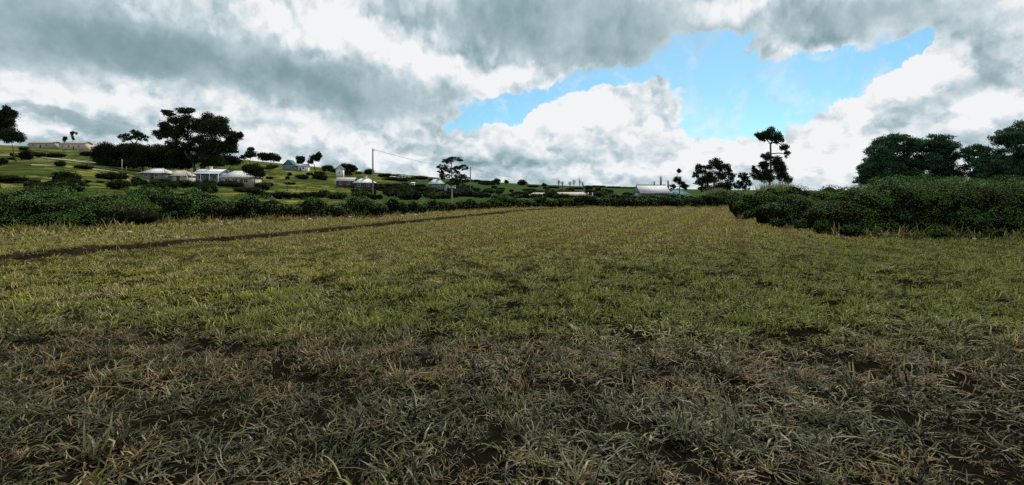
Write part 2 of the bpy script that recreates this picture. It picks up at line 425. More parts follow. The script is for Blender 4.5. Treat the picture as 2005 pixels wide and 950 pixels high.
out(b, principled(b, b.mix(b.smooth(n, 0.35, 0.65), (0.17, 0.155, 0.13), (0.44, 0.42, 0.38)), 0.9, 0.15, bump=n, bump_s=0.6, bump_d=0.03))

# ------------------------------------------------------------------ mesh helpers
COL = scn.collection
def mesh_np(name, verts, faces, mat, var=None, smooth=False):
    """faces: (n,3) or (n,4) array or list of such arrays"""
    me = bpy.data.meshes.new(name)
    fl = faces if isinstance(faces, list) else [faces]
    fl = [np.asarray(f, np.int32) for f in fl if len(f)]
    verts = np.asarray(verts, np.float32)
    loops = np.concatenate([f.ravel() for f in fl])
    tot = np.concatenate([np.full(len(f), f.shape[1], np.int32) for f in fl])
    start = np.concatenate([[0], np.cumsum(tot)[:-1]]).astype(np.int32)
    me.vertices.add(len(verts)); me.vertices.foreach_set('co', verts.ravel())
    me.loops.add(len(loops)); me.loops.foreach_set('vertex_index', loops)
    me.polygons.add(len(tot)); me.polygons.foreach_set('loop_start', start)
    try: me.polygons.foreach_set('loop_total', tot)
    except Exception: pass
    if smooth: me.polygons.foreach_set('use_smooth', np.ones(len(tot), bool))
    if var is not None:
        a = me.attributes.new('var', 'FLOAT', 'POINT'); a.data.foreach_set('value', np.asarray(var, np.float32))
    me.update(calc_edges=True)
    if mat: me.materials.append(MATS[mat])
    return me
def link(name, me, parent=None, loc=None):
    o = bpy.data.objects.new(name, me); COL.objects.link(o)
    if parent is not None: o.parent = parent
    if loc is not None: o.location = loc
    return o
def tag(o, label, cat, group=None, kind=None):
    if label: o['label'] = label
    if cat: o['category'] = cat
    if group: o['group'] = group
    if kind: o['kind'] = kind
    return o
def root(name, loc, label, cat, group=None, rz=0.0):
    o = bpy.data.objects.new(name, None); COL.objects.link(o)
    o.location = loc; o.rotation_euler = (0, 0, rz); o.empty_display_size = 0.3
    return tag(o, label, cat, group)
class Geo:
    """collects boxes, tubes and prisms into one mesh"""
    def __init__(self): self.v = []; self.q = []; self.t = []; self.n = 0
    def add(self, v, q=(), t=()):
        self.v.append(np.asarray(v, float))
        for f in q: self.q.append([i + self.n for i in f])
        for f in t: self.t.append([i + self.n for i in f])
        self.n += len(v)
    def box(self, x0, x1, y0, y1, z0, z1):
        self.add([(x0, y0, z0), (x1, y0, z0), (x1, y1, z0), (x0, y1, z0), (x0, y0, z1), (x1, y0, z1), (x1, y1, z1), (x0, y1, z1)],
                 [(0, 3, 2, 1), (4, 5, 6, 7), (0, 1, 5, 4), (1, 2, 6, 5), (2, 3, 7, 6), (3, 0, 4, 7)])
        return self
    def tube(self, pts, rad, k=6):
        pts = np.asarray(pts, float); rad = np.broadcast_to(np.asarray(rad, float), (len(pts),))
        t = np.gradient(pts, axis=0); t /= np.linalg.norm(t, axis=1)[:, None] + 1e-9
        ref = np.array([0, 0, 1.0]) if abs(t[0][2]) < 0.9 else np.array([1.0, 0, 0])
        vs_ = []
        for p, d, r in zip(pts, t, rad):
            a = np.cross(d, ref); a /= np.linalg.norm(a) + 1e-9; c = np.cross(d, a)
            for i in range(k):
                th = 2 * math.pi * i / k
                vs_.append(p + r * (math.cos(th) * a + math.sin(th) * c))
        q = []
        for i in range(len(pts) - 1):
            for j in range(k):
                j2 = (j + 1) % k
                q.append((i * k + j, i * k + j2, (i + 1) * k + j2, (i + 1) * k + j))
        n = len(vs_)
        vs_ += [pts[0], pts[-1]]
        tr_ = [(n, (j + 1) % k, j) for j in range(k)] + [(n + 1, (len(pts) - 1) * k + j, (len(pts) - 1) * k + (j + 1) % k) for j in range(k)]
        self.add(vs_, q, tr_)
        return self
    def mesh(self, name, mat, smooth=False):
        v = np.concatenate(self.v)
        fl = []
        if self.q: fl.append(np.array(self.q))
        if self.t: fl.append(np.array(self.t))
        return mesh_np(name, v, fl, mat, smooth=smooth)

# ------------------------------------------------------------------ the land: one sheet
def spaced(parts):
    r = []
    for a, c, n, p in parts:
        t = np.linspace(0, 1, n, endpoint=False)
        r.append(a + (c - a) * t ** p)
    return np.concatenate(r + [[parts[-1][1]]])
nn_s = np.concatenate([-spaced([(40, 4200, 46, 2.6)])[::-1][:-1], np.linspace(-40, -1.0, 110, endpoint=False), np.linspace(-1.0, 1.4, 34, endpoint=False),
                       np.linspace(1.4, 20, 36, endpoint=False), 20 + (4200 - 20) * np.linspace(0, 1, 120) ** 2.4])
ss_s = np.concatenate([-spaced([(20, 600, 16, 1.8)])[::-1][:-1], np.linspace(-20, 55, 220, endpoint=False), 55 + (4400 - 55) * np.linspace(0, 1, 150) ** 2.4])
S, Nn = np.meshgrid(ss_s, nn_s, indexing='ij')
gx, gy = from_sn(S.ravel(), Nn.ravel())
gz = terrain(gx, gy)
a_, c_ = len(ss_s), len(nn_s)
ii, jj = np.meshgrid(np.arange(a_ - 1), np.arange(c_ - 1), indexing='ij')
k0 = (ii * c_ + jj).ravel()
gf = np.stack([k0, k0 + 1, k0 + c_ + 1, k0 + c_], 1)[:, ::-1]
gme = mesh_np('ground', np.stack([gx, gy, gz], 1), gf, 'ground', smooth=True)
ground = link('ground', gme); ground['kind'] = 'structure'
if gme.polygons[0].normal.z < 0: gme.flip_normals()
# pale dirt tracks crossing the hillside
def track(name, pts, width, label=None):
    P_ = []
    for (p, q) in pts: P_.append(hit(p, q))
    P_ = np.array(P_)
    seg = np.linspace(0, len(P_) - 1, 60)
    xs = np.interp(seg, range(len(P_)), P_[:, 0]); ys = np.interp(seg, range(len(P_)), P_[:, 1])
    d = np.stack([np.gradient(xs), np.gradient(ys)], 1); d /= np.linalg.norm(d, axis=1)[:, None]
    nx, ny = -d[:, 1], d[:, 0]
    cols = np.linspace(-1, 1, 5)
    V = []
    for c in cols:
        x = xs + nx * c * width / 2; y = ys + ny * c * width / 2
        V.append(np.stack([x, y, terrain(x, y) + 0.10 - 0.06 * abs(c)], 1))
    V = np.stack(V, 1).reshape(-1, 3)
    k = len(cols); f = []
    for i in range(59):
        for j in range(k - 1):
            f.append((i * k + j, i * k + j + 1, (i + 1) * k + j + 1, (i + 1) * k + j))
    o = link(name, mesh_np(name, V, np.array(f), 'dirt_road')); o['kind'] = 'structure'
track('dirt_track', [(-60, 301), (40, 305), (110, 311), (170, 318), (235, 323)], 4.0)
track('dirt_track', [(60, 323), (150, 328), (225, 336), (262, 345)], 3.0)

# ------------------------------------------------------------------ vegetation builders
def unit(v): return v / (np.linalg.norm(v, axis=-1, keepdims=True) + 1e-9)
def leaf_quads(c, nrm, size, aspect, r, droop=0.0):
    n = len(c)
    nrm = unit(nrm)
    a = unit(np.cross(nrm, unit(r.normal(size=(n, 3)))))
    if droop: a = unit(a + np.array([0, 0, -droop]))
    bb = unit(np.cross(nrm, a))
    L = size * r.uniform(0.6, 1.35, (n, 1)); W = L * aspect
    bend = nrm * L * 0.12
    v = np.stack([c - a * L / 2, c + bb * W / 2 + bend, c + a * L / 2, c - bb * W / 2 + bend], 1).reshape(-1, 3)
    f = np.arange(4 * n).reshape(n, 4)
    pv = _hash_noise(c[:, 0] / size / 7 + 3, c[:, 1] / size / 7 + c[:, 2] / size / 6, 91)
    var = np.repeat(np.clip(r.normal(0.42, 0.11, n) + (pv - .5) * .5, 0, 1), 4)
    return v, f, var
def core_sphere(c, rad, k=9, h=6):
    v = []; q = []
    for i in range(h + 1):
        ph = math.pi * i / h
        for j in range(k):
            th = 2 * math.pi * j / k
            v.append((c[0] + rad[0] * math.sin(ph) * math.cos(th), c[1] + rad[1] * math.sin(ph) * math.sin(th), c[2] + rad[2] * math.cos(ph)))
    for i in range(h):
        for j in range(k):
            q.append((i * k + j, (i + 1) * k + j, (i + 1) * k + (j + 1) % k, i * k + (j + 1) % k))
    return np.array(v), np.array(q)
def shrub_mesh(lumps, leaf, density, mat, seed, aspect=0.5, core=0.78, floor=0.03, ragged=0.16, bare=.42, cores=None):
    r = np.random.default_rng(seed)
    lumps = [np.array(l, float) for l in lumps]
    V = []; Fq = []; VA = []; off = 0; CV = []; CF = []; coff = 0
    for k, l in enumerate(lumps):
        c, rad = l[:3], l[3:]
        area = 4 * math.pi * ((rad[0] * rad[1]) ** 1.6 / 3 + (rad[0] * rad[2]) ** 1.6 / 3 + (rad[1] * rad[2]) ** 1.6 / 3) ** (1 / 1.6)
        n = int(area * density)
        d = unit(r.normal(size=(n, 3)))
        rr = 1.04 - 0.34 * r.random((n, 1)) ** 2.2
        wob = _hash_noise(d[:, 0] * 3.1 + d[:, 2] * 2.3 + k * 7, d[:, 1] * 3.3 - d[:, 2] * 1.9, seed) - 0.5
        wob2 = _hash_noise(d[:, 0] * 9 + d[:, 2] * 7 + k * 3, d[:, 1] * 9 + d[:, 2] * 5, seed + 3) - 0.5
        rr = rr * (1 + ragged * 1.6 * wob[:, None] + ragged * 1.2 * wob2[:, None])
        p = c + d * rad * rr
        keep = (p[:, 2] > floor) & (r.random(n) < np.clip(.42 + 1.5 * d[:, 2], bare, 1))
        for j, o in enumerate(lumps):
            if j != k:
                keep &= (((p - o[:3]) / o[3:]) ** 2).sum(1) > 0.62
        p, d = p[keep], d[keep]
        nr = unit(d / rad * rad.min() + 0.32 * r.normal(size=d.shape) + np.array([0, 0, 0.25]))
        v, f, va = leaf_quads(p, nr, leaf, aspect, r)
        V.append(v); Fq.append(f + off); VA.append(va); off += len(v)
    for l in (cores if cores is not None else lumps):  # solid lumps added inside the leaves, coloured as the bush's dark shaded front
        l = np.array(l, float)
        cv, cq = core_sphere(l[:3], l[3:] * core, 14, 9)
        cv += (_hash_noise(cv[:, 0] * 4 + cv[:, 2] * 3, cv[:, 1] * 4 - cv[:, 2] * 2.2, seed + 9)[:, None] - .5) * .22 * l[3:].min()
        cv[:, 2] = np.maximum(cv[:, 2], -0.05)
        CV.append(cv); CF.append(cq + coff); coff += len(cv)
    return mesh_np('foliage', np.concatenate(V), np.concatenate(Fq), mat, np.concatenate(VA)), mesh_np('shade_core', np.concatenate(CV), np.concatenate(CF), 'shade_core_black')
def stems_mesh(lumps, seed, rad=0.05):
    r = np.random.default_rng(seed); g = Geo()
    for l in lumps[:6]:
        b0 = np.array([l[0] + r.normal(0, .15) * l[3], l[1] + r.uniform(0, .2) * l[4], -0.15])
        for q in range(2):
            tip = np.array([l[0] + r.normal(0, .2) * l[3], l[1] + r.normal(0, .15) * l[4], l[2] + 0.4 * l[5]])
            midp = (b0 + tip) / 2 + r.normal(0, .12, 3)
            g.tube([b0, midp, tip], [rad, rad * .7, rad * .25], 5)
    return g.mesh('stems', 'bark_dark', True)
def shrub(name, loc, lumps, label, cat='bush', group=None, leaf=0.11, density=190, mat='leaf_shrub', seed=1, rz=0.0, **kw):
    o = root(name, loc, label, cat, group, rz)
    fo, tw = shrub_mesh(lumps, leaf, density, mat, seed, **kw)
    link('foliage', fo, o); link('shade_core', tw, o)
    link('stems', stems_mesh(lumps, seed), o)
    return o
def dup(src, loc, rz=0.0, sc=(1, 1, 1), label=None, group=None):
    o = src.copy(); COL.objects.link(o); o.location = loc; o.rotation_euler = (0, 0, rz); o.scale = sc
    if label: o['label'] = label
    if group: o['group'] = group
    for ch in src.children:
        c = ch.copy(); COL.objects.link(c); c.parent = o
    return o
def tree(name, px, Y, lumps, label, cat='tree', group=None, leaf=None, lai=3.0, sub=10, subr=0.42, mat='leaf_tree', bark='bark_dark', trunk_r=None,
         fork=0.35, seed=1, aspect=0.5, base_py=None, trunks=1, core=0.0, thick=0.85, droop=0.0, shell=0.45, zbase=None):
    """crown lumps are (centre column, centre row, half width, half height) in photo pixels, turned into metres at depth Y"""
    r = np.random.default_rng(seed)
    X = PX(px, Y)
    z0 = tz(X, Y) if zbase is None else zbase
    o = root(name, (X, Y, z0), label, cat, group)
    k = Y / F
    L = []
    for (cx, cy_, rx, ry) in lumps:
        c = np.array([(cx - px) * k, 0.0, PZ(cy_, Y) - z0]); R = np.array([rx * k, max(rx, ry) * k * thick, ry * k])
        c[1] = r.uniform(-.35, .35) * R[1] * (1.4 if len(lumps) > 3 else .3)
        L.append((c, R))
    leaf = leaf or max(0.16, 0.0030 * Y)
    V = []; Fq = []; VA = []; off = 0; tips = []
    for c, R in L:
        A = math.pi * R[0] * R[2]
        ns = max(4, int(sub * (1 + 0.0 * A)))
        n_leaf = int(lai * A / (0.42 * leaf * leaf * aspect * 0.62))
        sd_ = unit(r.normal(size=(ns, 3)))
        sc_ = c + sd_ * R * (shell + (1 - shell) * r.random((ns, 1)) ** .6) * (1 - subr * 0.72)
        sr = R * subr * r.uniform(0.65, 1.15, (ns, 1))
        wts = (sr[:, 0] * sr[:, 2]); wts /= wts.sum()
        which = r.choice(ns, n_leaf, p=wts)
        d = unit(r.normal(size=(n_leaf, 3)))
        rr = r.random((n_leaf, 1)) ** 0.42 * np.where(r.random((n_leaf, 1)) < .14, r.uniform(1.0, 1.55, (n_leaf, 1)), 1.0)
        p = sc_[which] + d * sr[which] * rr
        p[:, 2] += 0.10 * R[2] * (r.random(n_leaf) - 0.5)
        p = p[p[:, 2] > 0.05]
        nr = unit(r.normal(size=p.shape) * 0.9 + np.array([0, 0, 0.6]))
        v, f, va = leaf_quads(p, nr, leaf, aspect, r, droop)
        V.append(v); Fq.append(f + off); VA.append(va); off += len(v)
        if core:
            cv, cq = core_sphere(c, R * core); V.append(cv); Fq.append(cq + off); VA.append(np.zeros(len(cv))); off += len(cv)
        for s_ in sc_[: max(3, ns // 2)]: tips.append((c, s_))
    link('crown', mesh_np('crown', np.concatenate(V), np.concatenate(Fq), mat, np.concatenate(VA)), o)
    H = max(c[2] + R[2] for c, R in L)
    tr_ = trunk_r or max(0.10, 0.022 * H)
    cen = np.mean([c for c, R in L], axis=0)
    zmin = min(c[2] - R[2] for c, R in L)
    fz = max(0.125 * H, fork * H)
    gt = Geo(); gl_ = Geo()
    forks = []
    for t in range(trunks):
        bx = 0.0 if trunks == 1 else (t - (trunks - 1) / 2) * 2.6 * tr_ + r.normal(0, .2)
        base = np.array([bx, r.normal(0, .1) * trunks, -0.3])
        fk = np.array([bx * 1.7 + cen[0] * 0.35 * (1 if trunks == 1 else .5) + r.normal(0, .02) * H, cen[1] * .4, fz * r.uniform(.9, 1.1)])
        midp = base * .5 + fk * .5 + np.array([r.normal(0, .015) * H, 0, 0])
        low = base + np.array([0, 0, 0.3 + 0.06 * H])
        gt.tube([base, low, midp, fk], [tr_ * 1.5, tr_ * 1.1, tr_ * .9, tr_ * .75], 8)
        forks.append(fk)
    nodes = [(np.array([f_[0] * t_, f_[1] * t_, f_[2] * t_]), tr_ * (1.05 - .38 * t_)) for f_ in forks for t_ in (.35, .5, .65, .8, .97)]
    for c, R in sorted(L, key=lambda q: min(np.linalg.norm(q[0] - f_) for f_ in forks)):
        p0, r0 = min(nodes, key=lambda q: np.linalg.norm(q[0] - c) + (0.25 * H if q[0][2] > c[2] + .05 * H else 0))
        m1 = p0 * .5 + c * .5 + r.normal(0, .02, 3) * H + np.array([0, 0, .02 * H])
        gl_.tube([p0, m1, c], [r0 * .8, r0 * .66, r0 * .5], 6)
        nodes.append((c, r0 * .6))
    for c, s_ in tips:
        m1 = c * .5 + s_ * .5 + r.normal(0, .02, 3) * H
        gl_.tube([c, m1, s_], [tr_ * .2, tr_ * .12, tr_ * .05], 4)
    link('trunk', gt.mesh('trunk', bark, True), o)
    link('limbs', gl_.mesh('limbs', bark, True), o)
    return o

ORD = 'leftmost second third fourth fifth sixth seventh eighth ninth tenth eleventh twelfth thirteenth fourteenth fifteenth sixteenth seventeenth eighteenth nineteenth twentieth'.split()
def ordinal(k): return ORD[k] if k < len(ORD) else '%dth' % (k + 1)
def place_labels(items, near_txt, far_txt, what, tail):
    """items: (object, photo column, depth); told apart as nearer or farther row and by order from the left"""
    if not items: return
    med = float(np.median([q[2] for q in items])) if len(items) > 9 else 1e9
    for rowtxt, sel in ((near_txt, [q for q in items if q[2] <= med]), (far_txt, [q for q in items if q[2] > med])):
        for k, (o, p, y_) in enumerate(sorted(sel, key=lambda q: q[1])):
            nm = (rowtxt + ' ' if len(items) > 9 else '') + what
            o['label'] = (ordinal(k) + ' ' + nm if k == 0 else ordinal(k) + ' ' + nm + ' from left') + ' ' + tail

# ------------------------------------------------------------------ buildings
def house(name, label, pxl, pxr, py_ridge, py_eave, Y, depth=5.5, roof='hip', rot=0.0, roof_mat='roof_pale', wall='wall_grey', py_base=None, door=0.0, wins=(-0.55, 0.55),
          chimney=None, veranda=0, cat='house', group=None, ridge=0.45, gable_win=False, trim='trim_white', over=0.35):
    cxp = (pxl + pxr) / 2
    X = PX(cxp, Y); W = (pxr - pxl) / F * Y - 2 * over
    zb = tz(X, Y)
    if py_base is not None: zb = min(zb, PZ(py_base, Y))
    ze = PZ(py_eave, Y) - zb; zr = PZ(py_ridge, Y) - zb
    ze = max(ze, 1.7); zr = max(zr, ze + 0.35)
    o = root(name, (X, Y + depth / 2, zb), label, cat, group, rot)
    hw, hd = W / 2, depth / 2
    g = Geo().box(-hw, hw, -hd, hd, -1.2, ze)
    if roof == 'gable':
        g.add([(-hw, -hd, ze), (-hw, hd, ze), (-hw, 0, zr - .06), (hw, -hd, ze), (hw, hd, ze), (hw, 0, zr - .06)], [(0, 1, 4, 3), (0, 3, 5, 2), (1, 2, 5, 4)], [(0, 2, 1), (3, 4, 5)])
    elif roof == 'gable_front':
        g.add([(-hw, -hd, ze), (hw, -hd, ze), (0, -hd, zr - .06), (-hw, hd, ze), (hw, hd, ze), (0, hd, zr - .06)], [(0, 3, 4, 1), (0, 2, 5, 3), (1, 4, 5, 2)], [(0, 1, 2), (3, 5, 4)])
    link('wall', g.mesh('wall', wall), o)
    t = 0.07; e = over
    def slab(pts):      # a roof sheet with thickness
        pts = np.array(pts, float); n = len(pts)
        return np.concatenate([pts, pts + np.array([0, 0, t])]), n
    ex, ey, ez = hw + e, hd + e, ze + 0.02
    faces = []
    if roof == 'hip':
        rl = ex * ridge
        faces = [[(-ex, -ey, ez), (ex, -ey, ez), (rl, 0, zr), (-rl, 0, zr)], [(ex, ey, ez), (-ex, ey, ez), (-rl, 0, zr), (rl, 0, zr)],
                 [(ex, -ey, ez), (ex, ey, ez), (rl, 0, zr)], [(-ex, ey, ez), (-ex, -ey, ez), (-rl, 0, zr)]]
    elif roof == 'gable':
        faces = [[(-ex, -ey, ez), (ex, -ey, ez), (ex, 0, zr), (-ex, 0, zr)], [(ex, ey, ez), (-ex, ey, ez), (-ex, 0, zr), (ex, 0, zr)]]
    elif roof == 'gable_front':
        faces = [[(ex, -ey, ez), (ex, ey, ez), (0, ey, zr), (0, -ey, zr)], [(-ex, ey, ez), (-ex, -ey, ez), (0, -ey, zr), (0, ey, zr)]]
    elif roof == 'mono':
        faces = [[(-ex, -ey, ez), (ex, -ey, ez), (ex, ey, zr), (-ex, ey, zr)]]
    r_ob = None
    for fc in faces:
        p, n = slab(fc); gg = Geo()
        side = [(i, (i + 1) % n, n + (i + 1) % n, n + i) for i in range(n)]
        if n == 4: gg.add(p, [(3, 2, 1, 0), (4, 5, 6, 7)] + side)
        else: gg.add(p, side, [(2, 1, 0), (3, 4, 5)])
        # raised seams of the roof sheeting
        if n == 4:
            for s_ in np.linspace(0.06, 0.94, 10):
                a1 = np.array(fc[0]) * (1 - s_) + np.array(fc[1]) * s_; a2 = np.array(fc[3]) * (1 - s_) + np.array(fc[2]) * s_
                gg.tube([a1 + [0, 0, t + .012], a2 + [0, 0, t + .012]], .022, 4)
        link('roof_sheet', gg.mesh('roof_sheet', roof_mat), o)
    if roof in ('hip', 'gable'):
        rl = ex * (ridge if roof == 'hip' else 1.0)
        link('ridge_cap', Geo().box(-rl, rl, -.14, .14, zr + t - .02, zr + t + .05).mesh('ridge_cap', roof_mat), o)
    link('eave_board', Geo().box(-ex, ex, -ey - .03, -ey + .01, ez - .12, ez + .05).mesh('eave_board', 'trim_dark' if trim == 'trim_dark' else trim), o)
    wh = min(1.0, ze * .45); wz = ze * .42
    for wx_ in wins:
        c = wx_ * hw; ww = min(1.1, W * .14)
        f = Geo(); y0 = -hd - .05
        f.box(c - ww / 2 - .07, c + ww / 2 + .07, y0, -hd + .04, wz - .07, wz).box(c - ww / 2 - .07, c + ww / 2 + .07, y0, -hd + .04, wz + wh, wz + wh + .07)
        f.box(c - ww / 2 - .07, c - ww / 2, y0, -hd + .04, wz, wz + wh).box(c + ww / 2, c + ww / 2 + .07, y0, -hd + .04, wz, wz + wh).box(c - .03, c + .03, y0 + .01, -hd + .04, wz, wz + wh)
        wo_ = link('window', f.mesh('window', trim if trim != 'trim_dark' else 'trim_white'), o)
        link('pane', Geo().box(c - ww / 2, c + ww / 2, -hd - .02, -hd - .005, wz, wz + wh).mesh('pane', 'pane_glass'), wo_)
    if door is not None:
        c = door * hw
        dd = link('door', Geo().box(c - .45, c + .45, -hd - .05, -hd + .02, 0.0, min(2.0, ze - .1)).mesh('door', 'door_brown'), o)
        link('handle', Geo().box(c + .3, c + .36, -hd - .09, -hd - .05, .95, 1.05).mesh('handle', 'steel'), dd)
    if chimney is not None:
        c = chimney * hw
        g = Geo().box(c - .32, c + .32, -.3, .3, ze, zr + .75).box(c - .40, c + .40, -.38, .38, zr + .75, zr + .88)
        link('chimney', g.mesh('chimney', 'wall_white'), o)
    if veranda:
        vd = veranda
        p = np.array([(-ex, -ey - vd, ez - .42), (ex, -ey - vd, ez - .42), (ex, -ey + .02, ez - .10), (-ex, -ey + .02, ez - .10)], float)
        gg = Geo(); gg.add(np.concatenate([p, p + [0, 0, .06]]), [(3, 2, 1, 0), (4, 5, 6, 7), (0, 1, 5, 4), (1, 2, 6, 5), (2, 3, 7, 6), (3, 0, 4, 7)])
        link('veranda_roof', gg.mesh('veranda_roof', roof_mat), o)
        for c in np.linspace(-ex + .2, ex - .2, 4):
            link('veranda_post', Geo().box(c - .07, c + .07, -ey - vd + .1, -ey - vd + .24, -1.0, ez - .40).mesh('veranda_post', 'trim_white'), o)
    return o

house('house', 'small grey hip-roofed house below the big dark tree, leftmost on the slope', 271, 320, 329, 341, 140, 6, 'hip', 0.10, 'roof_pale', 'wall_grey', wins=(-.5, .35), door=0.0, trim='trim_dark', ridge=.35)
house('house', 'small house with cream hip roof between the grey and the white houses', 324, 364, 332, 344, 143, 5, 'hip', 0.12, 'roof_cream', 'wall_cream', wins=(-.55,), door=.15, ridge=.25)
house('house', 'white-roofed house with pale blue walls and a veranda', 381, 432, 331, 338, 142, 5, 'gable', 0.08, 'roof_white', 'wall_blue', wins=(-.6, .5), door=-.1, veranda=1.5, chimney=-.15)
house('house', 'pale wide-roofed house beside the round dark tree', 430, 492, 333, 347, 138, 6.5, 'hip', 0.10, 'roof_pale', 'wall_cream', wins=(-.6, -.1, .6), door=.3, ridge=.35)
house('house', 'low house with white roof and dark walls above the sunny meadow, left of its pair', 655, 692, 347, 354, 152, 5, 'gable', 0.12, 'roof_cream', 'wall_dark', wins=(-.5, .4), door=0.0)
house('house', 'low white-roofed house with chimney just left of the tall pole', 690, 730, 349, 358, 150, 5, 'hip', 0.12, 'roof_white', 'wall_dark', wins=(-.5, .5), door=0.1, chimney=.1, ridge=.3)
house('house', 'teal-roofed house on the skyline beside the dark grove', 552, 577, 313, 325, 262, 5, 'gable_front', -.1, 'roof_teal', 'wall_teal', wins=(-.5, .5), door=None)
house('house', 'long pale low house behind the round tree pair on the skyline', 574, 600, 321, 325, 266, 5, 'gable', 0.1, 'roof_pale', 'wall_white', wins=(-.5, .5), door=0.0)
house('cottage', 'tiny white gabled cottage against the dark trees near the crest', 655, 671, 324, 331, 240, 4, 'gable_front', .2, 'roof_pale', 'wall_white', wins=(0.0,), door=None)
house('house', 'cream box-like house on the hillside right of the tall pole', 761, 773, 345, 349, 262, 3.5, 'mono', .1, 'roof_cream', 'wall_cream', wins=(0.0,), door=None)
house('house', 'teal hip-roofed house on the skyline right of the tall pole', 776, 803, 342, 347, 300, 6, 'hip', .1, 'roof_teal', 'wall_white', wins=(-.5, .5), door=0.0)
house('shed', 'tiny white shed on the dark hillside below the teal roof', 803, 812, 357, 360, 200, 2.5, 'mono', .1, 'roof_white', 'wall_white', wins=(), door=None)
house('house', 'teal-walled house half hidden behind bushes left of the pale-trunked tree', 836, 868, 350, 360, 150, 5, 'hip', 0.15, 'roof_pale', 'wall_teal', wins=(-.4, .4), door=None, chimney=.5, ridge=.3)
house('house', 'white gabled house behind the trunk of the slender tree', 866, 892, 356, 363, 152, 5, 'gable_front', 0.1, 'roof_pale', 'wall_white', wins=(-.3, .3), door=None)
house('shed', 'low shed roof glinting among bushes right of the second pole', 1040, 1064, 378, 382, 115, 3, 'mono', -.35, 'roof_cream', 'wall_grey', py_base=396, wins=(), door=None)
house('shed', 'long low pale-roofed shed behind the far hedge, left of the white frame', 1094, 1148, 377, 382, 112, 3, 'mono', .06, 'roof_cream', 'wall_dark', py_base=396, wins=(), door=None)
house('barn', 'barn with large pale sheet roof and dark edges at the end of the field', 1253, 1313, 362, 379, 132, 8, 'gable', 0.0, 'roof_pale', 'wall_teal', py_base=396, wins=(-.6, .1), door=.6, trim='trim_dark')
house('shed', 'low teal-roofed shed joining the right end of the barn', 1314, 1354, 370, 383, 131, 5, 'hip', 0.0, 'roof_teal', 'wall_teal', py_base=396, wins=(.3,), door=None, ridge=.2)
house('house', 'long pinkish house on the far left crest', 112, 168, 277, 281, 290, 6, 'gable', -.1, 'roof_cream', 'wall_pink', wins=(-.7, -.2, .6), door=.2)
house('house', 'low pale house on the far left crest beside the edge tree', 52, 108, 277, 280, 292, 6, 'gable', -.1, 'roof_cream', 'wall_cream', wins=(-.6, .5), door=0.0)
house('shed', 'small cream shed at the left end of the dark grove', 176, 190, 285, 288, 235, 3, 'mono', 0, 'roof_cream', 'wall_cream', wins=(), door=None)

# white frame standing behind the far hedge
Yf = 108.0; zf_ = tz(PX(1156, Yf), Yf)
fr = root('white_frame', (PX(1156, Yf), Yf, zf_), 'small white post-and-rail frame behind the far hedge', 'gate')
hw_ = 4.2 / F * Yf; top_ = PZ(376.5, Yf) - zf_
for s_ in (-1, 1):
    link('post', Geo().box(s_ * hw_ - .09, s_ * hw_ + .09, -.08, .08, -.6, top_).mesh('post', 'trim_white'), fr)
link('rail', Geo().box(-hw_ + .09, hw_ - .09, -.05, .05, top_ - .9, top_ - .74).mesh('rail', 'trim_white'), fr)

# ------------------------------------------------------------------ power line
def power_pole(px, py_top, Y, label, r=0.14):
    X = PX(px, Y); z = tz(X, Y); H = PZ(py_top, Y) - z
    o = root('utility_pole', (X, Y, z), label, 'utility pole', 'wooden poles of the power line')
    link('pole', Geo().tube([(0, 0, -1.0), (0, 0, H * .5), (0, 0, H)], [r * 1.2, r, r * .8], 10).mesh('pole', 'timber_pole', True), o)
    link('bracket', Geo().box(-.05, .30, -.16, -.08, H - .42, H - .34).mesh('bracket', 'steel'), o)
    link('insulator', Geo().tube([(.26, -.12, H - .34), (.26, -.12, H - .24), (.26, -.12, H - .16)], [.05, .07, .04], 8).mesh('insulator', 'porcelain', True), o)
    return Vector((X + .26, Y - .12, z + H - .16))
pA = power_pole(730, 291, 83, 'tallest wooden utility pole, nearest of the line, at the meadow edge')
pB = power_pole(921, 327, 150, 'wooden utility pole just right of the slender pale-trunked tree', .20)
pC = power_pole(1030, 345, 290, 'faint distant utility pole on the skyline above a round tree', .17)
def wire(a, c, sag, label, r):
    pts = [a.lerp(c, t) - Vector((0, 0, 4 * sag * t * (1 - t))) for t in np.linspace(0, 1, 25)]
    pts = [np.array(p) for p in pts]
    o0 = pts[0].copy()
    o = link('overhead_wire', Geo().tube([p - o0 for p in pts], r, 5).mesh('overhead_wire', 'steel', True), None, o0)
    tag(o, label, 'power cable', 'cables of the power line')
wire(pA, pB, .9, 'overhead cable sagging between the tallest pole and the second pole', .038)
wire(pB, pC, 1.6, 'overhead cable running from the second pole to the distant skyline pole', .05)

# fence posts and yard poles on the slope
def post(px, py_b, hpx, label, mat='timber_pole', r=.07, Y=None, group=None):
    if Y is None: X, Y = hit(px, py_b)
    else: X = PX(px, Y)
    z = tz(X, Y); H = hpx / F * Y
    g = Geo().tube([(0, 0, -.4), (0, 0, H * .6), (0.01, 0, H)], [r, r * .95, r * .85], 7)
    tag(link('fence_post', g.mesh('fence_post', mat, True), None, (X, Y, z)), label, 'post', group)
post(239, 336, 24, 'pale yard pole on the slope left of the grey house', 'trim_white', .12)
post(247, 350, 24, 'dark yard pole beside the pale one on the slope', 'trim_dark', .12)
post(563, 374, 24, 'dark fence post standing in the sunny meadow', 'trim_dark', .08)
post(581, 373, 12, 'short dark fence post in the sunny meadow, right of the taller', 'trim_dark', .07)
post(366, 358, 14, 'pale yard post between the cream house and the veranda house', 'trim_white', .10)

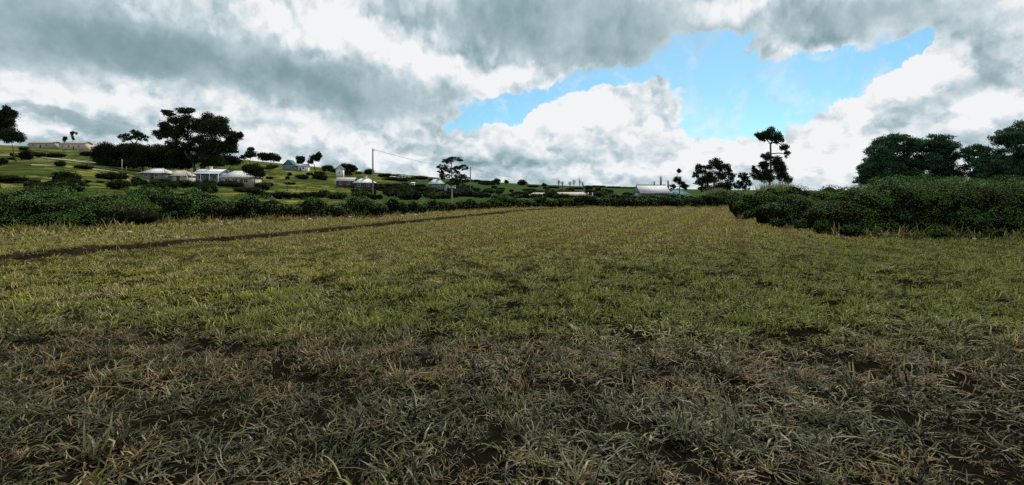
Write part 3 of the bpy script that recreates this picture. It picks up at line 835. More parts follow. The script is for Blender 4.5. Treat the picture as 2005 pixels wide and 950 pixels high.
# ------------------------------------------------------------------ trees, left to right
ED = 'tree at the left edge of the view'
tree('tree', -12, 140, [(-10, 235, 34, 26), (10, 222, 18, 18), (-45, 240, 34, 30), (22, 240, 12, 10), (-8, 262, 28, 16)], 'tall dark tree cut by the left edge of the picture', lai=3.6, sub=16, seed=21, base_py=300)
tree('tree', 30, 138, [(28, 266, 20, 15), (16, 270, 12, 12)], 'small round dark tree beside the tall left-edge tree', lai=4.5, sub=14, subr=.5, seed=22, trunk_r=.15)
tree('tree', 143, 292, [(144, 262, 6, 7), (142, 270, 4, 5)], 'lone thin tree sticking up on the far left crest', lai=2.2, sub=6, seed=23, trunk_r=.15)
tree('tree', 128, 291, [(128, 272, 5, 7)], 'tiny pointed tree left of the lone thin tree on the crest', lai=3.5, sub=8, seed=24, trunk_r=.12)
tree('tree', 262, 178, [(250, 270, 14, 10), (270, 265, 16, 12), (283, 270, 10, 9), (238, 268, 7, 6)], 'sprigged small tree rising over the left of the dark grove', lai=1.9, sub=20, subr=.26, seed=25, fork=.6)
GR = 'dense dark trees of the grove behind the houses'
for i, (p, lum_) in enumerate([(208, [(208, 297, 22, 18), (197, 305, 14, 18), (210, 318, 20, 14)]), (240, [(238, 296, 26, 19), (222, 305, 20, 14), (238, 318, 26, 14)]), (280, [(278, 297, 30, 20), (262, 306, 22, 14), (278, 318, 30, 14)]),
                               (322, [(320, 300, 32, 20), (305, 308, 26, 15), (320, 320, 32, 13)]), (352, [(352, 306, 26, 18), (372, 312, 22, 14), (352, 322, 30, 11)]), (448, [(440, 313, 26, 12), (460, 316, 16, 9)])]):
    tree('tree', p, 172 + (i % 2) * 6, lum_, ('leftmost', 'second', 'third', 'fourth', 'fifth', 'last')[i] + ' dense dark tree from left in the grove behind the houses' if 0 < i else 'leftmost dense dark tree in the grove behind the houses', lai=5.0, sub=22, subr=.5, seed=30 + i, core=.6, group=GR)
tree('eucalyptus_tree', 390, 166, [(336, 248, 34, 26), (384, 240, 40, 26), (428, 252, 36, 26), (352, 280, 30, 24), (400, 282, 42, 30), (440, 284, 30, 20), (408, 312, 36, 18), (455, 268, 20, 14), (330, 222, 18, 7), (362, 216, 22, 7), (468, 264, 9, 7), (455, 296, 12, 5), (318, 262, 16, 14)],
     'huge spreading eucalyptus towering over the white houses', lai=3.1, sub=34, subr=.27, seed=41, fork=.22, trunks=3, trunk_r=.55, leaf=.55)
tree('tree', 490, 232, [(490, 303, 14, 10), (492, 293, 9, 6), (478, 307, 10, 7)], 'dark tree with upright tuft at the left of the skyline clump', lai=3.2, sub=14, seed=42)
tree('tree', 528, 236, [(518, 306, 16, 9), (534, 307, 16, 9), (545, 312, 8, 6)], 'broad flat dark tree right of the tufted one on the skyline', lai=5, sub=18, seed=43, subr=.5, core=.5)
tree('tree', 498, 133, [(498, 334, 21, 14), (484, 330, 12, 9), (508, 338, 14, 12)], 'round near-black tree in front of the pale house', lai=5.5, sub=22, subr=.5, seed=44, core=.6)
tree('tree', 590, 275, [(590, 313, 13, 9)], 'dark round tree, left of the close pair on the skyline', lai=5, sub=18, subr=.5, seed=45, core=.5)
tree('tree', 618, 272, [(617, 310, 12, 10), (624, 305, 8, 8), (608, 316, 7, 7)], 'open dark tree, right of the close pair on the skyline', lai=2.8, sub=14, seed=46)
tree('tree', 682, 262, [(678, 327, 13, 8), (692, 331, 10, 7)], 'low dome-shaped dark tree on the skyline behind the tiny cottage', lai=5, sub=18, subr=.5, seed=47, core=.5)
tree('eucalyptus_tree', 885, 68, [(876, 316, 14, 6), (890, 312, 20, 6), (866, 328, 14, 7), (906, 328, 14, 6), (884, 332, 20, 9), (870, 344, 16, 8), (900, 346, 18, 9), (885, 356, 22, 9), (862, 336, 9, 4), (912, 352, 10, 7)],
     'slender eucalyptus with bare pale trunk standing among the roadside bushes', lai=2.0, sub=18, subr=.28, seed=48, bark='bark_pale', fork=.86, trunk_r=.10, leaf=.22)
SK = 'round trees dotted on the far skyline'
for i, (p, y_, rx, ry, lb) in enumerate([(971, 355, 11, 6, 'widest round tree on the skyline right of the second pole'), (992, 356, 5, 4, 'tiny round tree on the skyline, right of the widest'),
                                     (1023, 358, 11, 7, 'round tree on the skyline under the faint distant pole'), (1066, 363, 7, 5, 'small round tree on the skyline left of the bare trees')]):
    tree('tree', p, 400, [(p, y_, rx, ry)], lb, lai=5, sub=14, subr=.5, seed=50 + i, group=SK, core=.5, trunk_r=.3)
def bare_tree(px, Y, py_top, label, seed, spread=4):
    r = np.random.default_rng(seed); X = PX(px, Y); z = tz(X, Y); H = PZ(py_top, Y) - z
    o = root('bare_tree', (X, Y, z), label, 'tree', 'thin leafless trees on the skyline')
    link('trunk', Geo().tube([(0, 0, -.4), (.05, 0, H * .5), (0, 0, H)], [.20, .14, .06], 6).mesh('trunk', 'bark_dark', True), o)
    g = Geo()
    for q in range(26):
        z0 = H * r.uniform(.35, .95); a = r.uniform(0, 6.28); l = spread / F * Y * r.uniform(.4, 1) * (1.15 - z0 / H)
        p0 = np.array([0, 0, z0]); p1 = p0 + np.array([math.cos(a) * l, math.sin(a) * l, l * r.uniform(.8, 2.0)])
        g.tube([p0, p0 * .5 + p1 * .5 + r.normal(0, .1, 3), p1], [.07, .06, .04], 4)
    link('branches', g.mesh('branches', 'bark_dark', True), o)
    c = np.array([0, 0, H * .8]) + r.normal(size=(130, 3)) * np.array([spread / F * Y * .5, spread / F * Y * .5, H * .16])
    v, f, va = leaf_quads(c, r.normal(size=c.shape), .5, .5, r)
    link('crown', mesh_np('crown', v, f, 'leaf_tree', va), o)
for i, (p, t_) in enumerate([(1094, 353), (1101, 356), (1116, 356), (1124, 352), (1135, 351), (1141, 357)]):
    bare_tree(p, 330, t_, (ordinal(i) + ' thin nearly leafless tree' + (' from left' if i else '') + ' in the skyline row left of the barn'), 60 + i)
def conifer(px, Y, py_top, w_px, label, seed):
    r = np.random.default_rng(seed); X = PX(px, Y); z = tz(X, Y); H = PZ(py_top, Y) - z; Wd = w_px / F * Y
    o = root('conifer_tree', (X, Y, z), label, 'tree', 'pointed trees behind the barn')
    n = 1500; h = r.random(n) ** .8; rad = Wd * (1 - h) ** 1.1 * (0.55 + .45 * np.sin(h * 40) ** 2) * r.random(n) ** .4
    a = r.uniform(0, 6.28, n); c = np.stack([rad * np.cos(a), rad * np.sin(a), H * (.08 + .92 * h)], 1)
    v, f, va = leaf_quads(c, r.normal(size=c.shape) + [0, 0, .4], .42, .4, r)
    link('crown', mesh_np('crown', v, f, 'leaf_tree', va), o)
    link('trunk', Geo().tube([(0, 0, -.4), (0, 0, H * .98)], [.16, .03], 6).mesh('trunk', 'bark_dark', True), o)
conifer(1294, 160, 346, 6, 'tallest pointed conifer behind the barn roof', 71)
conifer(1281, 160, 356, 5, 'short pointed conifer left of the tallest behind the barn', 72)
conifer(1308, 162, 354, 5, 'pale pointed conifer right of the tallest behind the barn', 73)
tree('tree', 1331, 122, [(1331, 335, 6, 6), (1326, 352, 9, 7), (1334, 360, 10, 7), (1318, 366, 8, 6), (1340, 366, 10, 7)], 'lopsided tree with a ball of leaves on top, right of the barn', lai=2.8, sub=12, subr=.42, seed=74, fork=.5, trunk_r=.14)
tree('tree', 1398, 112, [(1398, 322, 24, 13), (1372, 330, 16, 11), (1420, 332, 18, 13), (1400, 346, 28, 15), (1380, 356, 20, 13), (1420, 360, 22, 15), (1364, 342, 9, 8), (1435, 344, 10, 9), (1396, 372, 30, 12)],
     'broad dark tree with clumped crown at the far right end of the field', lai=2.6, sub=24, subr=.30, seed=75, fork=.5, trunk_r=.26)
tree('tree', 1458, 112, [(1456, 346, 14, 12), (1462, 362, 16, 12), (1446, 362, 12, 10)], 'smaller ragged tree between the broad and the tall tree', lai=2.0, sub=20, subr=.26, seed=76)
tree('eucalyptus_tree', 1505, 106, [(1514, 261, 20, 16), (1498, 268, 14, 11), (1484, 265, 10, 7), (1522, 274, 13, 11), (1534, 288, 11, 9), (1540, 302, 6, 9), (1502, 306, 13, 11), (1515, 318, 18, 15), (1494, 326, 15, 13), (1530, 330, 14, 15), (1484, 342, 14, 13), (1506, 344, 22, 17), (1532, 346, 15, 14), (1543, 352, 8, 10), (1478, 330, 8, 8)],
     'tall gaunt eucalyptus with tufted top above the right bushes', lai=2.7, sub=14, subr=.42, seed=77, fork=.80, trunk_r=.24)
tree('broad_tree', 1785, 62, [(1715, 306, 34, 26), (1760, 285, 45, 26), (1815, 280, 48, 23), (1860, 300, 32, 28), (1720, 330, 40, 22), (1790, 320, 55, 26), (1850, 330, 40, 24), (1698, 336, 22, 24), (1780, 350, 70, 22), (1710, 352, 34, 18), (1850, 352, 46, 20)],
     'broad domed tree behind the large right bush', lai=3.8, sub=34, subr=.28, seed=78, mat='leaf_broad', fork=.22, trunk_r=.34, leaf=.22, core=.3)
tree('broad_tree', 1965, 58, [(1925, 300, 32, 20), (1960, 272, 34, 20), (2010, 258, 40, 24), (1980, 305, 45, 26), (1930, 325, 42, 22), (2040, 290, 50, 34), (1990, 330, 60, 26), (2060, 325, 50, 30), (1930, 345, 44, 22), (2000, 350, 60, 22)],
     'spreading tree at the right edge, taller than its domed neighbour', lai=3.4, sub=34, subr=.28, seed=79, mat='leaf_broad', fork=.22, trunk_r=.36, leaf=.22, core=.3)

# ------------------------------------------------------------------ bushes
BUSH_FEET = []
def px_bush(name, pxl, pxr, py_top, py_base, label, seed, group=None, mat='leaf_shrub', prof=None, depth=None, leaf=None, n=5, Y=None, **kw):
    """a bush by its outline in the photo; its foot stands on the land where the photo shows it"""
    cxp = (pxl + pxr) / 2
    if Y is None: Y = CZ * F / (py_base - HY) if py_base > 400 else hit(cxp, py_base)[1]
    W = (pxr - pxl) / F * Y; depth = depth or min(max(W * .5, 1.6), 5.0)
    Yc = Y + depth * .45
    X = PX(cxp, Yc); z = tz(X, Yc)
    H = PZ(py_top, Yc) - z
    H = max(H * 1.07, .5); W *= Yc / Y
    if Y < 75: BUSH_FEET.append((X, Yc, W, depth, H))
    r = np.random.default_rng(seed); L = []
    prof = prof or [.62, .92, 1.0, .90, .60]
    P_ = lambda t: np.interp(t, np.linspace(0, 1, len(prof)), prof)
    CO = []
    for i in range(n):
        t = (i + .5 + r.uniform(-.15, .15)) / n
        rx = W / n * r.uniform(.72, .95); hz = H * P_(t) * (r.uniform(.93, 1.0) if i % 2 else r.uniform(.84, .97))
        y0 = r.normal(0, .08) * depth; ry = depth * .5 * r.uniform(.85, 1.05)
        L.append(((t - .5) * W * .88, y0, hz * .62, rx, ry, hz * .38))
        CO.append(((t - .5) * W * .88, y0 + .12 * depth, hz * .44, rx * 1.08, ry, hz * .60))
    for i in range(n - 1):
        t = np.clip((i + 1 + r.uniform(-.3, .3)) / n, .06, .94); hz = H * P_(t) * r.uniform(.30, .60)
        L.append(((t - .5) * W * .92, -depth * r.uniform(.20, .34), hz * .45, W / n * r.uniform(.34, .55), depth * .26, hz * .55))
    for i in range(n):
        t = r.uniform(.05, .95); q = min(W / n * r.uniform(.25, .45), H * .3)
        L.append(((t - .5) * W * .88, abs(r.normal(0, .15)) * depth, H * P_(t) * r.uniform(.76, .87), q, q, q * .7))
    leaf = leaf or max(.065, .0034 * Y)
    return shrub(name, (X, Yc, z), L, label, 'bush', group, leaf, 0.55 / (leaf * leaf * .5) * 1.0, mat, seed, ragged=.11, bare=.24, cores=CO, **kw)
RL = 'bushes lining the left side of the field'
px_bush('bush', -190, 290, 366, 459, 'largest rounded bush at the left edge, sloping down to the right', 101, RL, prof=[.8, .95, .98, 1, .97, .8, .48], n=7, Y=23.0)
px_bush('bush', 215, 455, 368, 441, 'wide flat-topped dark bush just right of the left-edge bush', 102, RL, prof=[.7, 1, 1, .97, .9, .55], n=6)
px_bush('bush', 436, 585, 381, 436, 'third bush along the left side of the field, sloping right', 103, RL, prof=[.7, 1, .96, .8, .5], n=4)
px_bush('bush', 566, 664, 386, 432, 'fourth bush along the left side of the field', 104, RL, prof=[.6, .95, 1, .85, .5], n=4)
px_bush('bush', 652, 756, 384, 428, 'fifth bush along the left side, below the tallest pole', 105, RL, prof=[.6, .95, 1, .9, .5], n=4)
px_bush('bush', 742, 796, 384, 423, 'rounded bush just right of the tallest pole', 106, RL, prof=[.7, 1, .6], n=3)
px_bush('bush', 788, 836, 394, 420, 'low bush in the gap left of the slender pale trunk', 107, RL, n=3)
px_bush('bush', 818, 894, 391, 417, 'low flat bush at the foot of the slender pale trunk', 108, RL, n=4)
px_bush('bush', 890, 956, 389, 414, 'low bush right of the slender pale trunk', 109, RL, n=3)
px_bush('bush', 948, 1042, 383, 411, 'long dark bush towards the far end of the left row', 110, RL, n=4)
px_bush('bush', 1030, 1090, 386, 408, 'bush where the ditch ends at the far hedge', 111, RL, n=3)
FH = 'bushes of the hedge across the far end of the field'
for i, (l, r_, t_, lb) in enumerate([(1080, 1125, 388, 'leftmost small bush of the far hedge'), (1112, 1168, 382, 'tallest rounded bush of the far hedge below the white frame'), (1160, 1205, 386, 'hedge bush right of the tallest rounded one'),
                                 (1196, 1248, 388, 'hedge bush just left of the barn'), (1240, 1290, 388, 'hedge bush below the left half of the barn roof'), (1282, 1330, 388, 'hedge bush below the right end of the barn'),
                                 (1322, 1372, 385, 'hedge bush below the lopsided tree'), (1362, 1412, 382, 'hedge bush below the broad dark tree'), (1402, 1450, 380, 'rightmost bush of the far hedge meeting the right row')]):
    px_bush('hedge_bush', l, r_, t_, 407, lb, 120 + i, FH, n=4, prof=[.92, 1, 1, .92], mat='leaf_shrub_dark' if i % 2 else 'leaf_shrub', depth=2.6, Y=57.5 + (i % 3))
px_bush('bush', 1246, 1300, 381, 396, 'rounded green bush hiding the foot of the barn, left of two', 135, FH, n=3, Y=100.0, depth=3)
px_bush('bush', 1292, 1362, 380, 396, 'rounded green bush hiding the foot of the barn, right of two', 136, FH, n=4, Y=98.0, depth=3)
px_bush('bush', 1175, 1250, 380, 396, 'wide green bush on the rough ground left of the barn', 137, FH, n=4, Y=95.0, depth=3)
WB = []
RR = 'bushes on the right side of the field'
px_bush('bush', 1606, 1800, 352, 463, 'tall dense dark bush, left half of the great right thicket', 141, RR, prof=[.55, .80, .97, 1, 1], n=5, Y=21.0, depth=4.0)
px_bush('bush', 1775, 2340, 349, 468, 'tall dense dark bush running out of the right edge', 142, RR, prof=[1, 1, .97, .95, .9], n=9, Y=20.2, depth=4.5)
px_bush('bush', 1500, 1612, 378, 442, 'rounded bush in front of the great right thicket', 143, RR, prof=[.6, .9, 1, .95, .6], n=4, Y=26.0, depth=3.2)
px_bush('bush', 1438, 1530, 372, 430, 'ragged bush at the near end of the right row', 144, RR, prof=[.55, .85, 1, .75], n=4, Y=33.0)
px_bush('bush', 1430, 1490, 380, 418, 'small bush at the corner where field and right row meet', 145, RR, n=3, Y=42.0)
px_bush('bush', 1470, 1600, 364, 415, 'long green bush behind the rounded one, left part', 146, RR, n=5, Y=46.0, prof=[.85, .95, 1, 1])
px_bush('bush', 1585, 1720, 361, 415, 'long green bush behind the rounded one, right part', 147, RR, n=5, Y=47.0)
px_bush('bush', 1900, 2050, 342, 430, 'leafy bush showing over the thicket at the right edge', 148, RR, n=4, Y=34.0, depth=3.0, mat='leaf_shrub_dark')
px_bush('bush', 1580, 1670, 374, 430, 'green bush in the dip between the rounded bush and the thicket', 149, RR, n=4, Y=33.0, depth=2.5)
px_bush('bush', 1690, 1930, 348, 430, 'leafy bush at the foot of the domed tree behind the thicket', 155, RR, n=6, Y=36.0, depth=3.0, prof=[.9, 1, 1, 1, .95])
px_bush('bush', 1380, 1475, 372, 408, 'pale green bush below the broad and smaller trees', 150, RR, n=4, Y=66.0)
for i, (p, q, hw, hh, lb) in enumerate([(1446, 424, 15, 14, 'low weedy bush at the near tip of the right row'), (1470, 433, 18, 14, 'low weedy bush before the ragged bush of the right row'), (1496, 441, 17, 15, 'low weedy bush left of the rounded right bush'),
                                        (1528, 447, 20, 13, 'low weedy bush under the left half of the rounded right bush'), (1572, 452, 20, 14, 'low weedy bush under the right half of the rounded right bush'), (1612, 460, 22, 18, 'low weedy bush at the left foot of the great thicket'),
                                        (1668, 466, 26, 16, 'low weedy bush under the left part of the great thicket'), (1840, 470, 26, 14, 'low weedy bush under the right part of the great thicket'), (1938, 470, 24, 16, 'low weedy bush near the right edge under the thicket')]):
    WB.append((p, q, hw, hh, lb))
# reeds behind the right row
def reeds(px, Y, hpx, wpx, label, seed, n=700):
    r = np.random.default_rng(seed); X = PX(px, Y); z = tz(X, Y); H = hpx / F * Y; Wd = wpx / F * Y
    o = root('reed_clump', (X, Y, z), label, 'reeds', 'pale reed clumps behind the right bushes')
    bx = r.normal(0, .42, n) * Wd; by = r.normal(0, .3, n) * Wd; h = H * r.uniform(.55, 1.08, n); w_ = .03 * r.uniform(.7, 1.4, n) + .0006 * Y
    lx = r.normal(0, .16, n) * h; ly = r.normal(0, .12, n) * h; a = r.uniform(0, 3.14, n)
    cx_, sx_ = np.cos(a) * w_, np.sin(a) * w_
    V = np.stack([np.stack([bx - cx_, by - sx_, 0 * h], 1), np.stack([bx + cx_, by + sx_, 0 * h], 1), np.stack([bx + lx * .45 + cx_ * .8, by + ly * .45 + sx_ * .8, h * .6], 1), np.stack([bx + lx * .45 - cx_ * .8, by + ly * .45 - sx_ * .8, h * .6], 1), np.stack([bx + lx, by + ly, h], 1)], 1)
    k = np.arange(n)[:, None] * 5
    link('blades', mesh_np('blades', V.reshape(-1, 3), [k + np.array([[0, 1, 2, 3]]), k + np.array([[3, 2, 4]])], 'leaf_reed', np.repeat(r.random(n), 5)), o)
reeds(1405, 70, 34, 20, 'pale reed clump below the broad dark tree', 151)
reeds(1430, 68, 28, 16, 'pale reed clump right of the one below the broad tree', 152)
reeds(1505, 50, 52, 18, 'pale reeds at the foot of the tall gaunt eucalyptus', 153)
reeds(1535, 51, 54, 16, 'rightmost pale reed clump beside the tall eucalyptus', 154)

# ------------------------------------------------------------------ smaller bushes by the dozen: a few kinds, many copies
proto = []
for k in range(4):
    r = np.random.default_rng(200 + k); L = []
    for q in range(5 + k):
        a = r.uniform(0, 6.28); d = r.uniform(.1, .75); s_ = r.uniform(.45, .75)
        L.append((math.cos(a) * d * 1.15, math.sin(a) * d * .8, .42 * s_ + .18, s_ * .95, s_ * .85, s_ * r.uniform(.6, .85)))
    proto.append([(shrub_mesh(L, .17, 46, mt, 210 + k, ragged=.2), stems_mesh(L, 220 + k, .035)) for mt in ('leaf_shrub', 'leaf_shrub_dark')])
def small_bush(X, Y, sx_, sz_, label, group, dark=0, kind=None, name='bush'):
    k = random.randrange(4) if kind is None else kind
    (fo, tw), st = proto[k][dark]
    o = root(name, (X, Y, tz(X, Y) - .05), label, 'bush', group, random.uniform(-.5, .5) + (math.pi if random.random() < .5 else 0))
    o.scale = (sx_, sx_ * .85, sz_)
    link('foliage', fo, o); link('shade_core', tw, o); link('stems', st, o)
    return o
LBI = {}
LB = 'low bushes behind the left row'
lb_zone = ['behind the left-edge bush', 'below the white houses', 'below the sunny meadow', 'around the slender tree', 'behind the far left row', 'behind the far hedge']
def zone(p): return 0 if p < 230 else 1 if p < 520 else 2 if p < 745 else 3 if p < 930 else 4 if p < 1085 else 5
cnt = 0
for (l, r_, ya, yb, n) in [(-40, 240, 366, 388, 18), (240, 530, 362, 386, 26), (530, 740, 382, 392, 10), (740, 900, 366, 392, 34), (900, 1090, 368, 392, 44), (1090, 1250, 374, 392, 30)]:
    for i in range(n):
        p = random.uniform(l, r_); q = random.uniform(ya, yb)
        X, Y = hit(p, q, 30)
        if ditch_n(X, Y) < 10 and Y < 60: continue
        if Y > 230: continue
        if 1250 < p < 1360 and Y > 118: continue
        s_ = random.uniform(.8, 1.5) * (1 + Y / 260)
        LBI.setdefault(zone(p), []).append((small_bush(X, Y, s_ * random.uniform(.9, 1.5), s_ * random.uniform(.7, 1.1), None, LB, dark=int(random.random() < .8)), p, Y))
for z_, it in LBI.items(): place_labels(it, 'nearer', 'farther', 'low green bush', lb_zone[z_])
for (p, q, hw, hh, lb) in WB:
    Y = CZ * F / (q - HY); small_bush(PX(p, Y + .7), Y + .7, hw / F * Y / 1.2, hh * 1.7 / F * Y, lb, RR, dark=0)
HB = 'dark bushes dotted over the hillside'
hill_specs = [  # column, foot row, half width px, height px, label
    (50, 314, 22, 24, 'dark clumped bush on the slope below the left-edge tree'), (92, 309, 34, 12, 'long dark bush on the slope, above the bright pasture'), (116, 326, 14, 12, 'small round dark bush on the dirt track'),
    (8, 322, 12, 14, 'dark bush at the left edge beside the bright pasture'), (135, 362, 34, 28, 'large dark bush at the right corner of the bright pasture'), (165, 331, 26, 9, 'low dark bush between the two dirt tracks'),
    (20, 358, 60, 18, 'dark bush mass along the foot of the bright pasture'), (215, 352, 40, 16, 'dark bush mass left of the grey house'), (180, 306, 30, 10, 'dark bush on the slope under the left end of the grove'), (85, 279, 26, 9, 'dark bush line on the crest, behind the pale house'),
    (178, 283, 22, 9, 'dark bush on the crest, right of the pinkish house'), (595, 351, 16, 10, 'dark bush in the meadow above the fence posts'), (607, 344, 8, 8, 'tiny round bush above the dark meadow bush'), (630, 352, 24, 14, 'larger dark bush left of the dark-walled house'),
    (625, 343, 16, 8, 'dark bush uphill of the larger meadow bush'), (696, 376, 10, 8, 'lone dark bush low in the sunny meadow'), (570, 362, 12, 6, 'low dark bush by the taller meadow post'), (515, 369, 24, 12, 'dark bush under the round near-black tree'),
    (450, 366, 30, 10, 'dark clipped bush in front of the pale house'), (640, 333, 16, 10, 'dark bush on the crest right of the open tree'), (655, 338, 14, 9, 'dark bush at the foot of the tiny cottage'), (722, 342, 14, 12, 'dark bush on the crest just left of the tall pole'),
    (750, 347, 22, 9, 'dark bush on the crest just right of the tall pole'), (790, 356, 22, 9, 'dark bush below the teal skyline roof'), (825, 352, 22, 8, 'dark bush on the crest left of the slender tree'), (845, 355, 14, 7, 'dark bush on the crest above the teal house'),
    (925, 357, 24, 7, 'dark bush on the crest at the second pole'), (948, 359, 20, 6, 'dark bush on the crest left of the widest round tree'), (1045, 367, 18, 5, 'dark bush on the crest between round trees'), (1085, 369, 16, 5, 'dark bush on the crest left of the bare trees'),
    (1128, 371, 22, 5, 'dark bush under the bare trees'), (1175, 383, 14, 6, 'dark bush right of the white frame'), (1195, 379, 10, 8, 'dark bush on the pale strip left of the barn'), (1230, 384, 16, 7, 'dark bush between the pale strip and the barn'),
    (820, 376, 30, 12, 'large dark bush in front of the teal house'), (780, 372, 30, 10, 'dark bush mass right of the tall pole'), (740, 372, 14, 16, 'dark bush hugging the right of the tall pole'), (535, 328, 14, 6, 'dark bush below the flat dark tree'),
    (75, 287, 20, 6, 'dark bush before the pale house on the far left crest'), (128, 288, 16, 6, 'dark bush before the left half of the pinkish house'), (158, 289, 18, 6, 'dark bush before the right half of the pinkish house'), (420, 326, 26, 6, 'dark bush behind the white-roofed veranda house'), (300, 362, 40, 8, 'dark bush row below the grey house')]
for i, (p, q, hw, hh, lb) in enumerate(hill_specs):
    X, Y = hit(p, q, 40)
    o = small_bush(X, Y, hw / F * Y / 1.35, hh / F * Y / 1.0, lb, HB, dark=1)
    o.rotation_euler[2] = random.choice([0, math.pi]) + random.uniform(-.15, .15)
hz_lab = ['on the slope left of the grove', 'around the grey and white houses', 'above the sunny meadow', 'on the slope between the nearer poles', 'on the far slope right of the second pole']
HZI = {}
k_ = 0
while k_ < 95:
    p = random.uniform(-20, 1240)
    top = np.interp(p, [0, 200, 480, 730, 1000, 1250], [284, 296, 324, 342, 364, 374]); bot = np.interp(p, [0, 300, 540, 740, 1000, 1250], [366, 366, 356, 376, 388, 390])
    q = random.uniform(top, bot)
    if 0 < p < 112 and 314 < q < 350: continue
    if 535 < p < 730 and q > 353: continue
    if 262 < p < 500 and 329 < q < 360: continue
    if 645 < p < 735 and 344 < q < 371: continue
    if 830 < p < 898 and q > 352: continue
    X, Y = hit(p, q, 50)
    if Y > 480: continue
    o = small_bush(X, Y, random.uniform(5, 19) / F * Y / 1.35, random.uniform(4, 8.5) / F * Y, None, 'scrub over the hillside', dark=1)
    HZI.setdefault(0 if p < 215 else 1 if p < 520 else 2 if p < 730 else 3 if p < 921 else 4, []).append((o, p, Y))
    k_ += 1
for z_, it in HZI.items(): place_labels(it, 'downhill', 'uphill', 'dark bush', hz_lab[z_])
GB = []
for i in range(16):
    p = 266 + i * 15 + random.uniform(-4, 4)
    X, Y = hit(p, random.uniform(360, 366), 50)
    GB.append((small_bush(X, Y, random.uniform(9, 15) / F * Y / 1.35, random.uniform(9, 16) / F * Y, None, 'garden bushes before the houses', dark=i % 2), p, 1.0))
for k, (o, p, y_) in enumerate(sorted(GB, key=lambda q: q[1])): o['label'] = ordinal(k) + ' garden bush from left before the grey and white houses' if k else 'leftmost garden bush before the grey and white houses'
# distant wooded skyline strip
for i, (p, q) in enumerate([(1160, 371), (1190, 371), (1215, 372), (1240, 372), (1262, 372)]):
    X, Y = PX(p, 560), 560.0
    o = small_bush(X, Y, 12, 2.4, (ordinal(i) + ' flat dark tree clump on the horizon left of the barn' if i == 0 else ordinal(i) + ' flat dark tree clump from left on the horizon left of the barn'), 'far horizon tree line', dark=1, name='tree_clump')

# ------------------------------------------------------------------ stones at the feet of the bushes
def stone_mesh(seed):
    r = np.random.default_rng(seed); v, q = core_sphere((0, 0, 0), (1, .8, .62), 9, 6)
    n = _hash_noise(v[:, 0] * 2 + 5, v[:, 1] * 2 + v[:, 2] * 2.3, seed)
    v = v * (0.75 + .5 * n[:, None]) * r.uniform(.85, 1.15, 3)
    return mesh_np('stone', v, q, 'stone', smooth=True)
SM = [stone_mesh(300 + k) for k in range(5)]
stone_lab = ['at the foot of the left-edge bush', 'at the foot of the wide flat-topped bush', 'under the third to fifth left bushes', 'by the low bushes near the slender trunk', 'under the rounded right bush', 'in the shade under the great right thicket']
def stone(px, py, s_px, lab):
    Y = CZ * F / (py - HY); X = PX(px, Y); s_ = s_px / F * Y / 2
    o = link('stone', random.choice(SM), None, (X, Y, tz(X, Y) + s_ * .30))
    o.scale = (s_ * random.uniform(.9, 1.4), s_, s_ * random.uniform(.8, 1.2)); o.rotation_euler = (random.uniform(-.3, .3), random.uniform(-.3, .3), random.uniform(0, 6.28))
    tag(o, lab, 'stone', 'pale stones along the bush rows')
for (a, c, ya, yb, n, lb) in [(10, 280, 465, 456, 13, 0), (290, 455, 449, 441, 12, 1), (455, 740, 442, 427, 18, 2), (745, 890, 427, 416, 10, 3), (1480, 1590, 441, 444, 7, 4), (1600, 1960, 463, 468, 16, 5)]:
    for i in range(n):
        t = (i + random.uniform(.1, .9)) / n
        stone(a + (c - a) * t, ya + (yb - ya) * t + random.uniform(-2, 2), random.uniform(4, 10) * (1.0 if a < 900 else .8), (ordinal(i) + ' pale stone ' + ('from left ' if i else '') + stone_lab[lb]))

# ------------------------------------------------------------------ grass: blade tufts scattered over the field
def tuft(seed, n, rad, lmin, lmax, wid, lean0, lean1, seg=3, curl=.6, bright=.40):
    r = np.random.default_rng(seed); V = []; Q = []; T = []; A = []; off = 0
    for i in range(n):
        a = r.uniform(0, 6.283); d = rad * math.sqrt(r.random()); p = np.array([math.cos(a) * d, math.sin(a) * d, -.01])
        az_ = r.uniform(0, 6.283); lean = math.radians(r.uniform(lean0, lean1)); L = r.uniform(lmin, lmax); wd = wid * r.uniform(.6, 1.3)
        va = float(r.uniform(.55, 1) if r.random() < bright else r.uniform(0, .28)); kink = r.normal(0, curl)
        pts = [p.copy()]; th = lean; ph = az_
        for s_ in range(seg):
            dvec = np.array([math.sin(th) * math.cos(ph), math.sin(th) * math.sin(ph), math.cos(th)])
            p = p + dvec * L / seg; p[2] = max(p[2], .008 + .01 * r.random())
            pts.append(p.copy()); th = min(th + abs(kink) * .5 + r.normal(0, .15), 1.9); ph += r.normal(0, curl * .5)
        tw = r.uniform(0, 3.14); side = np.array([-math.sin(az_ + .4 * math.cos(tw)), math.cos(az_ + .4 * math.cos(tw)), .25 * math.sin(tw)])
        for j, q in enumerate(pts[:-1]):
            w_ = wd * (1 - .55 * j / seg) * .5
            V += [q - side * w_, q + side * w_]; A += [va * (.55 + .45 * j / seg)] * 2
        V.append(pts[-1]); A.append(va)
        for j in range(seg - 1): Q.append((off + 2 * j, off + 2 * j + 1, off + 2 * j + 3, off + 2 * j + 2))
        T.append((off + 2 * seg - 2, off + 2 * seg - 1, off + 2 * seg)); off += 2 * seg + 1
    fl = [np.array(T)] if not Q else [np.array(Q), np.array(T)]
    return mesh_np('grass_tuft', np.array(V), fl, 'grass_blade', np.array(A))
tcol = bpy.data.collections.new('grass_tufts')
def src(i, me):
    o = bpy.data.objects.new('tuft_%02d' % i, me); tcol.objects.link(o)
for i in range(5): src(i, tuft(400 + i, 15, .16, .10, .28, .0125, 55, 90, 4, .85, .66))            # cut stalks lying about
